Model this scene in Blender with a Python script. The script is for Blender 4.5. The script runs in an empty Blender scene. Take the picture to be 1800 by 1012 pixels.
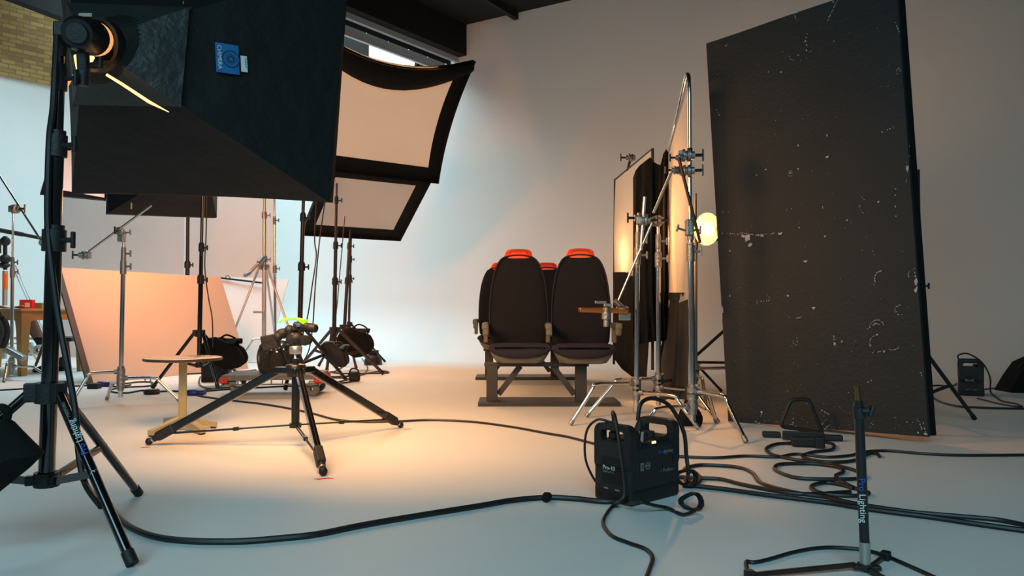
import bpy, bmesh, math, random
from mathutils import Vector, Matrix
random.seed(7)
S = bpy.context.scene
COL = S.collection
F = 1350.0; HC = 0.75; PITCH = math.atan(34/1350.0)

# ---------------------------------------------------------------- camera, world, big lights
cd = bpy.data.cameras.new('camera'); cam = bpy.data.objects.new('camera', cd); COL.objects.link(cam)
cd.sensor_width = 36; cd.lens = 36*F/1800; cd.clip_start = .05; cd.clip_end = 200
cam.location = (0, 0, HC); cam.rotation_euler = (math.pi/2+PITCH, 0, 0)
S.camera = cam
S.view_settings.view_transform = 'Standard'; S.view_settings.look = 'None'
S.view_settings.gamma = 1; S.view_settings.exposure = 0.0; S.view_settings.use_curve_mapping = False
w = bpy.data.worlds.new('world'); S.world = w; w.use_nodes = True
w.node_tree.nodes['Background'].inputs[0].default_value = (.66, .86, 1, 1)
w.node_tree.nodes['Background'].inputs[1].default_value = .07

COOL = (.66, .93, 1.0); WARM = (1.0, .49, .18)
def area(name, loc, target, sx, sy, power, col, spread=180):
    l = bpy.data.lights.new(name, 'AREA'); l.shape = 'RECTANGLE'; l.size = sx; l.size_y = sy
    l.energy = power; l.color = col; l.spread = math.radians(spread)
    o = bpy.data.objects.new(name, l); COL.objects.link(o); o.location = loc
    o.rotation_euler = (Vector(target)-Vector(loc)).to_track_quat('-Z', 'Y').to_euler()
    return o
area('roof_skylight', (-4.4, 11.0, 7.0), (-3.6, 11.8, 0), 6.4, 4, 690, COOL)
area('rear_daylight_fill', (-1.0, -2.6, 3.6), (-.2, 2.2, 0.0), 6, 2.5, 96, (.46, .87, 1), 105)  # unseen area lamp added behind the camera to cool the front floor

# ---------------------------------------------------------------- helpers
def V(*a): return Vector(a)
def ray(px, py):
    c, s = math.cos(PITCH), math.sin(PITCH)
    a = (px-900)/F; b = (506-py)/F
    d = Vector((a, c - s*b, s + c*b))
    return d/d.y
def P(px, py, Y): return Vector((0, 0, HC)) + ray(px, py)*Y
def G(px, py, z=0.0):
    r = ray(px, py); return Vector((0, 0, HC)) + r*((z-HC)/r.z)
def lin(c):
    c = c/255.0
    return c/12.92 if c <= .04045 else ((c+.055)/1.055)**2.4
def rgb(r, g, b): return (lin(r), lin(g), lin(b), 1)

class MB:
    def __init__(s): s.v = []; s.f = []; s.m = []; s.mi = 0; s.sm = []
    def add(s, vs, fs, smooth=True):
        o = len(s.v); s.v += [Vector(x) for x in vs]
        for f in fs: s.f.append([i+o for i in f]); s.m.append(s.mi); s.sm.append(smooth)
        return s
    def box(s, c, size, M=None, bev=0):
        hx, hy, hz = size[0]/2, size[1]/2, size[2]/2
        M = M or Matrix.Identity(3); c = Vector(c)
        if bev <= 0:
            vs = [c + M @ Vector((x*hx, y*hy, z*hz)) for x in (-1, 1) for y in (-1, 1) for z in (-1, 1)]
            return s.add(vs, [(0,1,3,2),(4,6,7,5),(0,4,5,1),(2,3,7,6),(0,2,6,4),(1,5,7,3)], False)
        b = min(bev, hx*.95, hy*.95, hz*.95)
        bm = bmesh.new(); bmesh.ops.create_cube(bm, size=1)
        for v in bm.verts: v.co = Vector((v.co.x*2*hx, v.co.y*2*hy, v.co.z*2*hz))
        bmesh.ops.bevel(bm, geom=bm.edges[:], offset=b, segments=2, profile=.5, affect='EDGES')
        bm.verts.index_update()
        s.add([c + M @ v.co for v in bm.verts], [[v.index for v in f.verts] for f in bm.faces], False)
        bm.free(); return s
    def tube(s, a, b, r, r2=None, n=14, cap=True):
        return s.path([a, b], [r, r if r2 is None else r2], n, cap)
    def path(s, pts, r, n=10, cap=True, closed=False):
        pts = [Vector(p) for p in pts]
        R = r if isinstance(r, (list, tuple)) else [r]*len(pts)
        k = len(pts); T = []
        for i in range(k):
            if closed: t = pts[(i+1) % k]-pts[i-1]
            else: t = pts[min(i+1, k-1)]-pts[max(i-1, 0)]
            T.append(t.normalized() if t.length > 1e-9 else Vector((0, 0, 1)))
        up = Vector((0, 0, 1)) if abs(T[0].z) < .9 else Vector((1, 0, 0))
        N = (up - T[0]*up.dot(T[0])).normalized(); vs = []
        for i in range(k):
            N = (N - T[i]*N.dot(T[i])).normalized(); B = T[i].cross(N)
            for j in range(n):
                a = 2*math.pi*j/n
                vs.append(pts[i] + (N*math.cos(a)+B*math.sin(a))*R[i])
        fs = []
        for i in range(k if closed else k-1):
            i2 = (i+1) % k
            for j in range(n):
                j2 = (j+1) % n
                fs.append((i*n+j, i*n+j2, i2*n+j2, i2*n+j))
        s.add(vs, fs, True)
        if cap and not closed:
            s.add(vs[:n], [tuple(range(n))[::-1]], False); s.add(vs[-n:], [tuple(range(n))], False)
        return s
    def lathe(s, c, axis, prof, n=28):
        axis = Vector(axis).normalized(); c = Vector(c)
        up = Vector((0, 0, 1)) if abs(axis.z) < .9 else Vector((1, 0, 0))
        A = axis.cross(up).normalized(); B = axis.cross(A)
        vs = []
        for (r, h) in prof:
            for j in range(n):
                a = 2*math.pi*j/n
                vs.append(c + axis*h + (A*math.cos(a)+B*math.sin(a))*r)
        fs = [(i*n+j, i*n+(j+1) % n, (i+1)*n+(j+1) % n, (i+1)*n+j) for i in range(len(prof)-1) for j in range(n)]
        s.add(vs, fs, True)
        return s
    def prism(s, poly, h, M=None, o=(0, 0, 0)):      # polygon in local xy extruded along local z
        M = M or Matrix.Identity(3); o = Vector(o); n = len(poly)
        vs = [o + M @ Vector((x, y, 0)) for x, y in poly] + [o + M @ Vector((x, y, h)) for x, y in poly]
        fs = [tuple(range(n))[::-1], tuple(range(n, 2*n))] + [(i, (i+1) % n, n+(i+1) % n, n+i) for i in range(n)]
        return s.add(vs, fs, False)
    def loft(s, rings, cap=True, smooth=True):
        n = len(rings[0]); vs = [p for r in rings for p in r]
        fs = [(i*n+j, i*n+(j+1) % n, (i+1)*n+(j+1) % n, (i+1)*n+j) for i in range(len(rings)-1) for j in range(n)]
        s.add(vs, fs, smooth)
        if cap: s.add(rings[0], [tuple(range(n))[::-1]], False); s.add(rings[-1], [tuple(range(n))], False)
        return s
    def ball(s, c, r, n=14, sc=(1, 1, 1), M=None):
        M = M or Matrix.Identity(3); c = Vector(c); vs = []; m = n//2
        for i in range(m+1):
            t = math.pi*i/m
            for j in range(n):
                a = 2*math.pi*j/n
                vs.append(c + M @ Vector((r*sc[0]*math.sin(t)*math.cos(a), r*sc[1]*math.sin(t)*math.sin(a), r*sc[2]*math.cos(t))))
        fs = [(i*n+j, (i+1)*n+j, (i+1)*n+(j+1) % n, i*n+(j+1) % n) for i in range(m) for j in range(n)]
        return s.add(vs, fs, True)
    def grid(s, rows, th=0.0, nrm=None):             # rows of points; optional thickness along nrm
        R = len(rows); C = len(rows[0])
        vs = [p for r in rows for p in r]
        fs = [(i*C+j, i*C+j+1, (i+1)*C+j+1, (i+1)*C+j) for i in range(R-1) for j in range(C-1)]
        if th:
            nrm = Vector(nrm)*th; k = len(vs)
            vs2 = [Vector(p)+nrm for p in vs]
            fs2 = [tuple(x+k for x in f)[::-1] for f in fs]
            rim = [(i, 0) for i in range(R)] + [(R-1, j) for j in range(1, C)] + [(i, C-1) for i in range(R-2, -1, -1)] + [(0, j) for j in range(C-2, 0, -1)]
            ids = [i*C+j for i, j in rim]; m = len(ids)
            fs3 = [(ids[q], ids[(q+1) % m], ids[(q+1) % m]+k, ids[q]+k) for q in range(m)]
            return s.add(vs+vs2, fs+fs2+fs3, True)
        return s.add(vs, fs, True)
    def build(s, name, mat, parent=None, base=None, merge=True):
        L = world_loc(parent) if parent else Vector(base if base is not None else (0, 0, 0))
        me = bpy.data.meshes.new(name)
        me.from_pydata([v-L for v in s.v], [], s.f)
        mats = mat if isinstance(mat, (list, tuple)) else [mat]
        for m in mats: me.materials.append(m)
        me.polygons.foreach_set('material_index', s.m)
        me.polygons.foreach_set('use_smooth', s.sm)
        me.update()
        bm = bmesh.new(); bm.from_mesh(me)
        if merge: bmesh.ops.remove_doubles(bm, verts=bm.verts[:], dist=1e-5)
        bmesh.ops.recalc_face_normals(bm, faces=bm.faces[:])
        for e in bm.edges:
            if len(e.link_faces) == 2 and e.calc_face_angle(0) > math.radians(38): e.smooth = False
        bm.to_mesh(me); bm.free()
        o = bpy.data.objects.new(name, me); COL.objects.link(o)
        if parent: o.parent = parent; ROOT[o] = world_loc(parent)
        else: o.location = L; ROOT[o] = L
        return o
ROOT = {}
def world_loc(o): return ROOT[o]
def tag(o, label, cat, group=None, kind=None):
    if label: o['label'] = label
    if cat: o['category'] = cat
    if group: o['group'] = group
    if kind: o['kind'] = kind
    return o
def thing(name, label, cat, loc, group=None):
    o = bpy.data.objects.new(name, None); COL.objects.link(o); o.location = loc; o.empty_display_size = .1
    ROOT[o] = Vector(loc)
    return tag(o, label, cat, group)
def struct(o): o['kind'] = 'structure'; return o
def smooth_pts(pts, k=6, closed=False):
    pts = [Vector(p) for p in pts]; n = len(pts); out = []
    rng = range(n) if closed else range(n-1)
    for i in rng:
        p0 = pts[(i-1) % n] if closed else pts[max(i-1, 0)]
        p1 = pts[i]; p2 = pts[(i+1) % n]; p3 = pts[(i+2) % n] if closed else pts[min(i+2, n-1)]
        for q in range(k):
            t = q/k
            out.append(.5*((2*p1)+(-p0+p2)*t+(2*p0-5*p1+4*p2-p3)*t*t+(-p0+3*p1-3*p2+p3)*t**3))
    if not closed: out.append(pts[-1])
    return out
def frame(u, up=(0, 0, 1)):
    u = Vector(u).normalized(); r = u.cross(Vector(up)).normalized(); n = r.cross(u)
    return Matrix((r, u, n)).transposed()            # columns right, forward, up

# ---------------------------------------------------------------- materials
def mat(name, col, rough=.5, metal=0, spec=.5, noise=None, bump=None, coat=0, sheen=0):
    m = bpy.data.materials.new(name); m.use_nodes = True
    nt = m.node_tree; b = nt.nodes['Principled BSDF']
    b.inputs['Base Color'].default_value = col; b.inputs['Roughness'].default_value = rough
    b.inputs['Metallic'].default_value = metal; b.inputs['Specular IOR Level'].default_value = spec
    b.inputs['Coat Weight'].default_value = coat; b.inputs['Sheen Weight'].default_value = sheen
    tc = nt.nodes.new('ShaderNodeTexCoord')
    if noise:
        sc, col2, amt = noise
        n = nt.nodes.new('ShaderNodeTexNoise'); n.inputs['Scale'].default_value = sc; n.inputs['Detail'].default_value = 5
        nt.links.new(tc.outputs['Object'], n.inputs['Vector'])
        r = nt.nodes.new('ShaderNodeValToRGB'); r.color_ramp.elements[0].position = .5-amt/2; r.color_ramp.elements[1].position = .5+amt/2
        r.color_ramp.elements[0].color = col; r.color_ramp.elements[1].color = col2
        nt.links.new(n.outputs['Fac'], r.inputs['Fac']); nt.links.new(r.outputs['Color'], b.inputs['Base Color'])
    if bump:
        sc, st = bump
        n = nt.nodes.new('ShaderNodeTexNoise'); n.inputs['Scale'].default_value = sc; n.inputs['Detail'].default_value = 4
        nt.links.new(tc.outputs['Object'], n.inputs['Vector'])
        bp = nt.nodes.new('ShaderNodeBump'); bp.inputs['Strength'].default_value = st; bp.inputs['Distance'].default_value = .02
        nt.links.new(n.outputs['Fac'], bp.inputs['Height']); nt.links.new(bp.outputs['Normal'], b.inputs['Normal'])
    return m
def emit(name, col, strength):
    m = mat(name, (0, 0, 0, 1)); b = m.node_tree.nodes['Principled BSDF']
    b.inputs['Emission Color'].default_value = col; b.inputs['Emission Strength'].default_value = strength
    return m
M = {}
M['cyc'] = mat('white_cove_paint', (.80, .80, .79, 1), .75, noise=(.6, (.76, .76, .745, 1), .8))
M['floor'] = mat('white_floor_paint', (.78, .775, .765, 1), .6, noise=(1.1, (.70, .695, .685, 1), .7), spec=.35, bump=(2.2, .06))
M['black'] = mat('black_powder_coat', rgb(22, 22, 24), .32, noise=(30, rgb(30, 30, 31), .6))
M['gloss'] = mat('gloss_black_tube', rgb(16, 16, 18), .14, coat=.6)
M['matt'] = mat('black_plastic', rgb(26, 27, 29), .55, bump=(120, .15))
M['rubber'] = mat('black_rubber', rgb(18, 18, 19), .6)
M['cable'] = mat('black_cable', rgb(26, 24, 26), .45)
M['fabric'] = mat('black_softbox_fabric', rgb(11, 13, 14), .66, noise=(6, rgb(19, 21, 22), .8), bump=(9, .5), spec=.35)
M['rib'] = mat('black_ripstop_panel', rgb(34, 37, 38), .45, noise=(10, rgb(48, 50, 50), .7), bump=(14, .6))
M['duve'] = mat('black_cloth', rgb(22, 23, 24), .95, noise=(7, rgb(30, 30, 31), .7), bump=(18, .5), spec=.15)
M['greycloth'] = mat('dark_grey_cloth', rgb(52, 51, 49), .9, noise=(4, rgb(62, 60, 57), .7), bump=(16, .5), spec=.15)
M['chrome'] = mat('chrome_tube', (.72, .71, .69, 1), .16, 1, noise=(12, (.55, .54, .52, 1), .5))
M['cast'] = mat('cast_grey_metal', (.30, .295, .28, 1), .42, .85, bump=(60, .3))
M['alu'] = mat('satin_aluminium', (.50, .49, .47, 1), .35, .8)
M['dull'] = mat('dull_chrome', (.36, .34, .31, 1), .3, .9)
M['bronze'] = mat('weathered_black_tube', rgb(62, 48, 40), .35, .3, noise=(14, rgb(34, 28, 26), .5))
M['diff'] = mat('white_diffuser_fabric', (.80, .79, .76, 1), .8, bump=(3, .2))
M['board'] = mat('white_foam_board', (.79, .78, .75, 1), .6, noise=(3, (.75, .74, .71, 1), .8))
M['lean'] = mat('warm_white_board', (.55, .49, .41, 1), .55, noise=(3, (.52, .46, .385, 1), .8))
M['wood'] = mat('pine_wood', rgb(186, 136, 72), .5, noise=(5, rgb(160, 112, 58), .6))
M['ply'] = mat('brown_plywood', rgb(120, 70, 44), .45, noise=(6, rgb(96, 54, 34), .6))
M['cream'] = mat('cream_enamel', rgb(176, 158, 112), .45, noise=(8, rgb(160, 142, 98), .6))
M['tabletop'] = mat('pale_laminate', rgb(206, 196, 178), .12)
M['edge'] = mat('dark_table_edge', rgb(64, 46, 32), .4)
M['orange'] = mat('orange_plastic', rgb(255, 74, 22), .42)
M['seat'] = mat('navy_seat_moquette', rgb(13, 12, 20), .95, noise=(70, rgb(19, 18, 27), .5), bump=(160, .3), sheen=.0)
M['seatcush'] = mat('navy_cushion_moquette', rgb(32, 31, 45), .95, noise=(60, rgb(42, 40, 56), .5), bump=(160, .3), sheen=.0)
M['shell'] = mat('beige_grey_plastic', rgb(108, 103, 90), .5, noise=(9, rgb(96, 91, 79), .6))
M['steel'] = mat('dark_painted_steel', rgb(46, 42, 38), .5, noise=(8, rgb(60, 54, 48), .6))
M['green'] = mat('neon_green_tape', rgb(110, 225, 30), .5)
M['red'] = mat('red_card', rgb(205, 30, 34), .5)
M['sage'] = mat('grey_green_card', rgb(120, 128, 100), .6)
M['paper'] = mat('white_paper', rgb(225, 222, 215), .6)
M['yellow'] = mat('yellow_card', rgb(225, 205, 90), .6)
M['otape'] = mat('orange_tape', rgb(255, 120, 30), .5)
M['pink'] = mat('fluorescent_pink_tape', rgb(240, 40, 90), .5)
M['strip'] = mat('worn_edge_metal', rgb(66, 66, 66), .3, .5)
M['greyplastic'] = mat('grey_plastic_deck', rgb(112, 112, 110), .55, noise=(12, rgb(92, 92, 90), .6))
M['redpl'] = mat('red_plastic', rgb(190, 50, 34), .5)
M['blue'] = mat('blue_plug_plastic', rgb(22, 42, 120), .4)
M['ltblue'] = mat('pale_blue_cable', rgb(110, 165, 200), .4)
M['bluelabel'] = mat('blue_cloth_label', rgb(20, 92, 150), .6, noise=(30, rgb(30, 110, 165), .6))
M['white'] = mat('white_print', rgb(215, 222, 224), .6)
M['blueprint'] = mat('blue_print', rgb(30, 84, 190), .6)
M['greyprint'] = mat('grey_print', rgb(120, 124, 124), .6)
M['beam'] = mat('grey_painted_beam', rgb(176, 184, 188), .5, .1)
M['ceil'] = mat('black_ceiling_paint', rgb(9, 9, 10), .9)
M['brass'] = mat('brass_spigot', rgb(120, 96, 54), .3, .9)
M['sky'] = emit('daylight_pane', (.88, .96, 1, 1), 2.2)
M['copper'] = mat('copper_metal', rgb(200, 120, 60), .28, .9)
M['brown'] = mat('brown_leatherette', rgb(25, 18, 16), .6, bump=(30, .3))
# brick
mb_ = bpy.data.materials.new('yellow_stock_brick'); mb_.use_nodes = True; nt = mb_.node_tree
tc = nt.nodes.new('ShaderNodeTexCoord'); mp = nt.nodes.new('ShaderNodeMapping')
br = nt.nodes.new('ShaderNodeTexBrick'); nt.links.new(tc.outputs['UV'], br.inputs['Vector'])
br.inputs['Scale'].default_value = 1; br.inputs['Brick Width'].default_value = .225; br.inputs['Row Height'].default_value = .08
br.inputs['Mortar Size'].default_value = .008; br.inputs['Color1'].default_value = rgb(184, 150, 92); br.inputs['Color2'].default_value = rgb(138, 106, 66)
br.inputs['Mortar'].default_value = rgb(128, 112, 80); br.inputs['Bias'].default_value = -.1
nt.links.new(br.outputs['Color'], nt.nodes['Principled BSDF'].inputs['Base Color']); nt.nodes['Principled BSDF'].inputs['Roughness'].default_value = .9
bp = nt.nodes.new('ShaderNodeBump'); bp.inputs['Strength'].default_value = .5; bp.inputs['Distance'].default_value = .01; bp.invert = True
nt.links.new(br.outputs['Fac'], bp.inputs['Height']); nt.links.new(bp.outputs['Normal'], nt.nodes['Principled BSDF'].inputs['Normal'])
M['brick'] = mb_
# translucent diffusion sheet
def sheetmat(name, col, tr=.55, gl=.12):
    m = bpy.data.materials.new(name); m.use_nodes = True; nt = m.node_tree; nt.nodes.clear()
    o = nt.nodes.new('ShaderNodeOutputMaterial'); d = nt.nodes.new('ShaderNodeBsdfDiffuse'); t = nt.nodes.new('ShaderNodeBsdfTranslucent')
    g = nt.nodes.new('ShaderNodeBsdfGlossy'); g.inputs['Roughness'].default_value = .35
    d.inputs[0].default_value = col; t.inputs[0].default_value = col
    a = nt.nodes.new('ShaderNodeMixShader'); a.inputs[0].default_value = tr; nt.links.new(d.outputs[0], a.inputs[1]); nt.links.new(t.outputs[0], a.inputs[2])
    b = nt.nodes.new('ShaderNodeMixShader'); b.inputs[0].default_value = gl; nt.links.new(a.outputs[0], b.inputs[1]); nt.links.new(g.outputs[0], b.inputs[2])
    nt.links.new(b.outputs[0], o.inputs[0]); return m
M['silk'] = sheetmat('frosted_diffusion_sheet', (.88, .86, .82, 1))
# scuffed black board paint
M['scuff'] = mat('black_board_paint', rgb(32, 36, 38), .62, noise=(3.2, rgb(41, 44, 45), .7), bump=(45, .25), spec=.4)
def text(s, size, o, X, Y, m, parent, name='lettering', ext=.0004):
    c = bpy.data.curves.new(name, 'FONT'); c.body = s; c.size = size; c.extrude = ext; c.align_x = 'LEFT'; c.resolution_u = 3
    t = bpy.data.objects.new(name, c); COL.objects.link(t)
    me = bpy.data.meshes.new_from_object(t); bpy.data.objects.remove(t)
    X = Vector(X).normalized(); Y = Vector(Y).normalized(); Z = X.cross(Y)
    R = Matrix((X, Y, Z)).transposed(); L = world_loc(parent)
    for v in me.vertices: v.co = R @ v.co + Vector(o) - L
    me.materials.clear(); me.materials.append(m)
    ob = bpy.data.objects.new(name, me); COL.objects.link(ob); ob.parent = parent; ROOT[ob] = L
    return ob

# ---------------------------------------------------------------- the room
hA = Vector((.656, .755, 0)).normalized()            # the left wall runs away from the camera this way
hB = Vector((.853, -.522, 0)).normalized()
ptB = Vector((-.79, 11.52, 0)); ptA = Vector((-9.15, 13.72, 0))
# corner of both wall lines
den = hA.x*(-hB.y) - hA.y*(-hB.x)
tA = ((ptB.x-ptA.x)*(-hB.y) - (ptB.y-ptA.y)*(-hB.x))/den
CR = ptA + hA*tA
nA = Vector((hA.y, -hA.x, 0)); nB = Vector((hB.y, -hB.x, 0))
if nB.y > 0: nB = -nB
if nA.y > 0: nA = -nA
Rc = 1.8; ang = math.acos(max(-1, min(1, (-hA).dot(hB))))
cut = Rc/math.tan(ang/2)
a0 = CR - hA*cut; b0 = CR + hB*cut; cc = a0 + nA*Rc
def wall_pts():
    L = [(CR - hA*s, nA) for s in (19, 13, 8, 5, 3.6)] + [(a0, nA)]
    L = [x for x in L if (x[0]-CR).length >= cut-1e-6]
    va = a0-cc; vb = b0-cc; arc = []
    for i in range(0, 17):
        d = (va*(1-i/16)+vb*(i/16)).normalized(); arc.append((cc + d*Rc, -d))
    R = [(CR + hB*s, nB) for s in (4, 7, 11, 16, 22)]
    return L[:-1] + arc[:9], arc[8:] + R
WL, WR = wall_pts(); HW = 5.0; RC = .85
prof = [(RC*(1-math.sin(math.pi/2*i/10)), RC*(1-math.cos(math.pi/2*i/10))) for i in range(11)] + [(0, 2.2), (0, 3.6), (0, HW), (-.3, HW), (-.3, 0)]
for nm, W in (('wall_left', WL), ('wall_right', WR)):
    m = MB(); rows = [[p + n*off + Vector((0, 0, z)) for off, z in prof] for p, n in W]
    m.grid(rows); struct(m.build(nm, M['cyc']))
fl = MB(); K = 28
fl.grid([[Vector((-14 + 30*i/K, -7 + 27*j/K, 0)) for j in range(K+1)] for i in range(K+1)], th=.1, nrm=(0, 0, -1))
struct(fl.build('floor', M['floor']))
# brick upper wall beyond the cove top on the left, ending in a pier; dark wall after it
def upper(name, s0, s1, z0, z1, m, off=-.05, z1b=None):
    a = CR - hA*s0 + nA*off; b = CR - hA*s1 + nA*off; z1b = z1 if z1b is None else z1b
    me = bpy.data.meshes.new(name); t = nA*-.25
    vs = [a+V(0,0,z0), b+V(0,0,z0), b+V(0,0,z1b), a+V(0,0,z1)]; vs += [v+t for v in vs]
    me.from_pydata(vs, [], [(0,1,2,3),(7,6,5,4),(0,4,5,1),(1,5,6,2),(2,6,7,3),(3,7,4,0)])
    uv = me.uv_layers.new(name='UVMap')
    for lp in me.loops:
        co = me.vertices[lp.vertex_index].co; uv.data[lp.index].uv = ((co-CR).dot(hA), co.z)
    me.materials.append(m); o = bpy.data.objects.new(name, me); COL.objects.link(o); return struct(o)
def s_at(px):                                        # distance along the left wall seen at image column px
    r = ray(px, 540); r = Vector((r.x, 1, 0)); q = CR
    # CR - hA*s = r*k
    d = -hA.x*1 + hA.y*r.x
    return (-(q.x) + q.y*r.x)/d
sP = s_at(93)
upper('wall_brick', sP, 19, 4.9, 10.5, M['brick'], off=.1)
upper('wall_upper', -1.0, sP-.02, 4.9, 8.2, M['ceil'], off=-.1)
# dark bulkhead beam running beside the skylight, with the steel channel below it
hC = Vector((.588, .809, 0)).normalized()
def run(name, s0, s1, off, z0, z1, th, m):
    b = MB(); a = ptB - hC*s0 + Vector((-hC.y, hC.x, 0))*off; c = ptB - hC*s1 + Vector((-hC.y, hC.x, 0))*off
    mid = (a+c)/2 + V(0, 0, (z0+z1)/2); R = frame(hC)
    b.box(mid, (th, (c-a).length, z1-z0), R); return struct(b.build(name, m))
run('trim_1', -.3, 16, 0, 4.53, 5.7, .25, M['ceil'])
run('trim_2', -.25, 16, .05, 4.455, 4.53, .06, M['beam'])
run('trim_3', -.25, 16, .22, 4.42, 4.50, .10, M['ceil'])
run('trim_4', -.25, 16, .14, 4.27, 4.40, .05, M['beam'])
rv = MB()
for i in range(40):
    p = ptB - hC*(.2+.4*i) + Vector((-hC.y, hC.x, 0))*.10 + V(0, 0, 4.385)
    rv.ball(p, .012, 8)
struct(rv.build('trim_5', M['alu']))
# ceiling: low black ceiling on the camera side of the bulkhead, high roof on the other
def slab(name, pts, z, th, m):
    b = MB(); n = len(pts)
    vs = [Vector((p[0], p[1], z)) for p in pts] + [Vector((p[0], p[1], z+th)) for p in pts]
    b.add(vs, [tuple(range(n)), tuple(range(n, 2*n))[::-1]] + [(i, (i+1) % n, n+(i+1) % n, n+i) for i in range(n)], False)
    return struct(b.build(name, m))
e1 = ptB - hC*14; bR = ptB + hB*15
slab('ceiling', [ptB+Vector((.05, .12, 0)), e1, (e1.x+4, -2.5), (13, -2.5), bR + V(.2, .2, 0)], HW+.0, .15, M['ceil'])
for k in range(5):                                   # faint roof joists under the black ceiling
    q = ptB + hB*(1.0+1.5*k); R = frame(nB)
    b = MB(); b.box(q + nB*3.0 + V(0, 0, HW-.05), (.07, 6.0, .1), R); struct(b.build('trim_%d' % (6+k), mat('joist', rgb(14, 14, 15), .8)))
# sloping roof beam over the brick gable
g0 = P(-40, -22, 12.6); g1 = P(330, 118, 13.6)
b = MB(); dd = (g1-g0); R = frame(dd); b.box((g0+g1)/2 + R @ V(0, 0, .26), (.3, dd.length, .52), R); struct(b.build('trim_11', M['ceil']))
# skylight window high on the left wall
b = MB(); ua = ptB - hB*.22 + nB*.06; ub = CR + hB*.3 + nB*.06; Rn = frame(hB)
b.box((ua+ub)/2 + V(0, 0, 6.2), (.06, (ub-ua).length, 3.9), Rn); struct(b.build('wall_upper_right', M['ceil']))
def onB(px, py, k=.10):
    q = ptB + nB*k; o = V(0, 0, HC); r = ray(px, py); return o + r*((q-o).dot(nB)/r.dot(nB))
wc = onB(690, 98); win = MB()
win.box(wc, (.04, .95, .50), Rn); struct(win.build('window_1', M['sky']))
wf = MB()
for dz in (-.27, .27): wf.box(wc + V(0, 0, dz), (.08, 1.05, .05), Rn)
for dx in (-.5, 0.5): wf.box(wc + hB*dx, (.08, .05, .58), Rn)
wfo = wf.build('window_frame', M['ceil'], bpy.data.objects['window_1'])

# ---------------------------------------------------------------- kit builders
def knob(m, p, d, L=.035, r=.007, wing=.022):        # small T-handle clamp knob pointing along d
    d = Vector(d).normalized(); p = Vector(p)
    m.tube(p, p+d*L, r, n=8); up = V(0, 0, 1) if abs(d.z) < .8 else V(1, 0, 0)
    a = up; m.box(p+d*L, (.014, .012, wing*2), frame(d), .004)
def light_stand(name, label, base, top, feet, hub_z, brace_z, r, mt, joints=(), group=None, legr=None, bottom=.10, cat='light stand', tall=True, collar='matt', bk=.5, nobrace=False):
    base = Vector((base[0], base[1], 0)); top = Vector(top)
    t = thing(name, label, cat, base, group); ax = (top-base).normalized()
    def at(z): return base + (top-base)*(z/top.z)
    js = sorted(list(joints)); zs = [bottom] + js + [top.z]
    for i in range(len(zs)-1):
        m = MB(); rr = r*(1-.17*i); m.tube(at(zs[i]), at(zs[i+1]), rr, n=16)
        m.build('pole_section', M[mt], t)
    for i, z in enumerate(js):
        m = MB(); rr = r*(1-.17*i); m.tube(at(z-.05), at(z+.02), rr*1.45, n=14); m.tube(at(z+.02), at(z+.035), rr*1.2, n=14)
        c = m.build('collar', M[collar], t)
        k = MB(); knob(k, at(z-.015)+V(rr*1.2, -rr*.4, 0), (1, -.3, 0), r*1.9, r*.35, r*1.1); k.build('knob', M[collar], c)
    m = MB(); m.tube(at(hub_z-.035), at(hub_z+.03), r*1.7, n=12)
    lr = legr or r*.62
    hub = None
    dirs = []
    for f in feet:
        f = Vector(f); d = (Vector((f.x, f.y, 0))-base); d.z = 0; d.normalize(); dirs.append(d)
        m.box(at(hub_z)+d*r*1.9, (r*1.5, r*1.9, .06), frame(d), .004)
    m.build('leg_hub', M[collar], t)
    m = MB(); m.tube(at(bottom-.01), at(bottom+.035), r*1.5, n=12)
    for d in dirs: m.box(at(bottom+.012)+d*r*1.6, (r*1.1, r*1.6, .03), frame(d), .003)
    m.build('brace_collar', M[collar], t)
    for f, d in zip(feet, dirs):
        f = Vector(f); a = at(hub_z)+d*r*2.2; e = f + V(0, 0, lr*.9)
        m = MB(); m.tube(a, e, lr, n=12); L = m.build('leg', M[mt], t)
        k = MB(); u = (e-a).normalized(); k.tube(e-u*lr*2.4, e+u*lr*.3, lr*1.18, n=12); k.build('foot_cap', M['rubber'], L)
        if nobrace: continue
        p = a + (e-a)*bk; q = at(bottom+.012)+d*r*2
        m = MB(); R = frame(p-q) if abs((p-q).normalized().z) < .95 else frame(p-q, (1, 0, 0))
        m.box((p+q)/2, (lr*.75, (p-q).length, lr*1.6), R, .001); m.ball(p, lr*1.1, 8); m.build('brace', M[mt], t)
    return t
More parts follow.
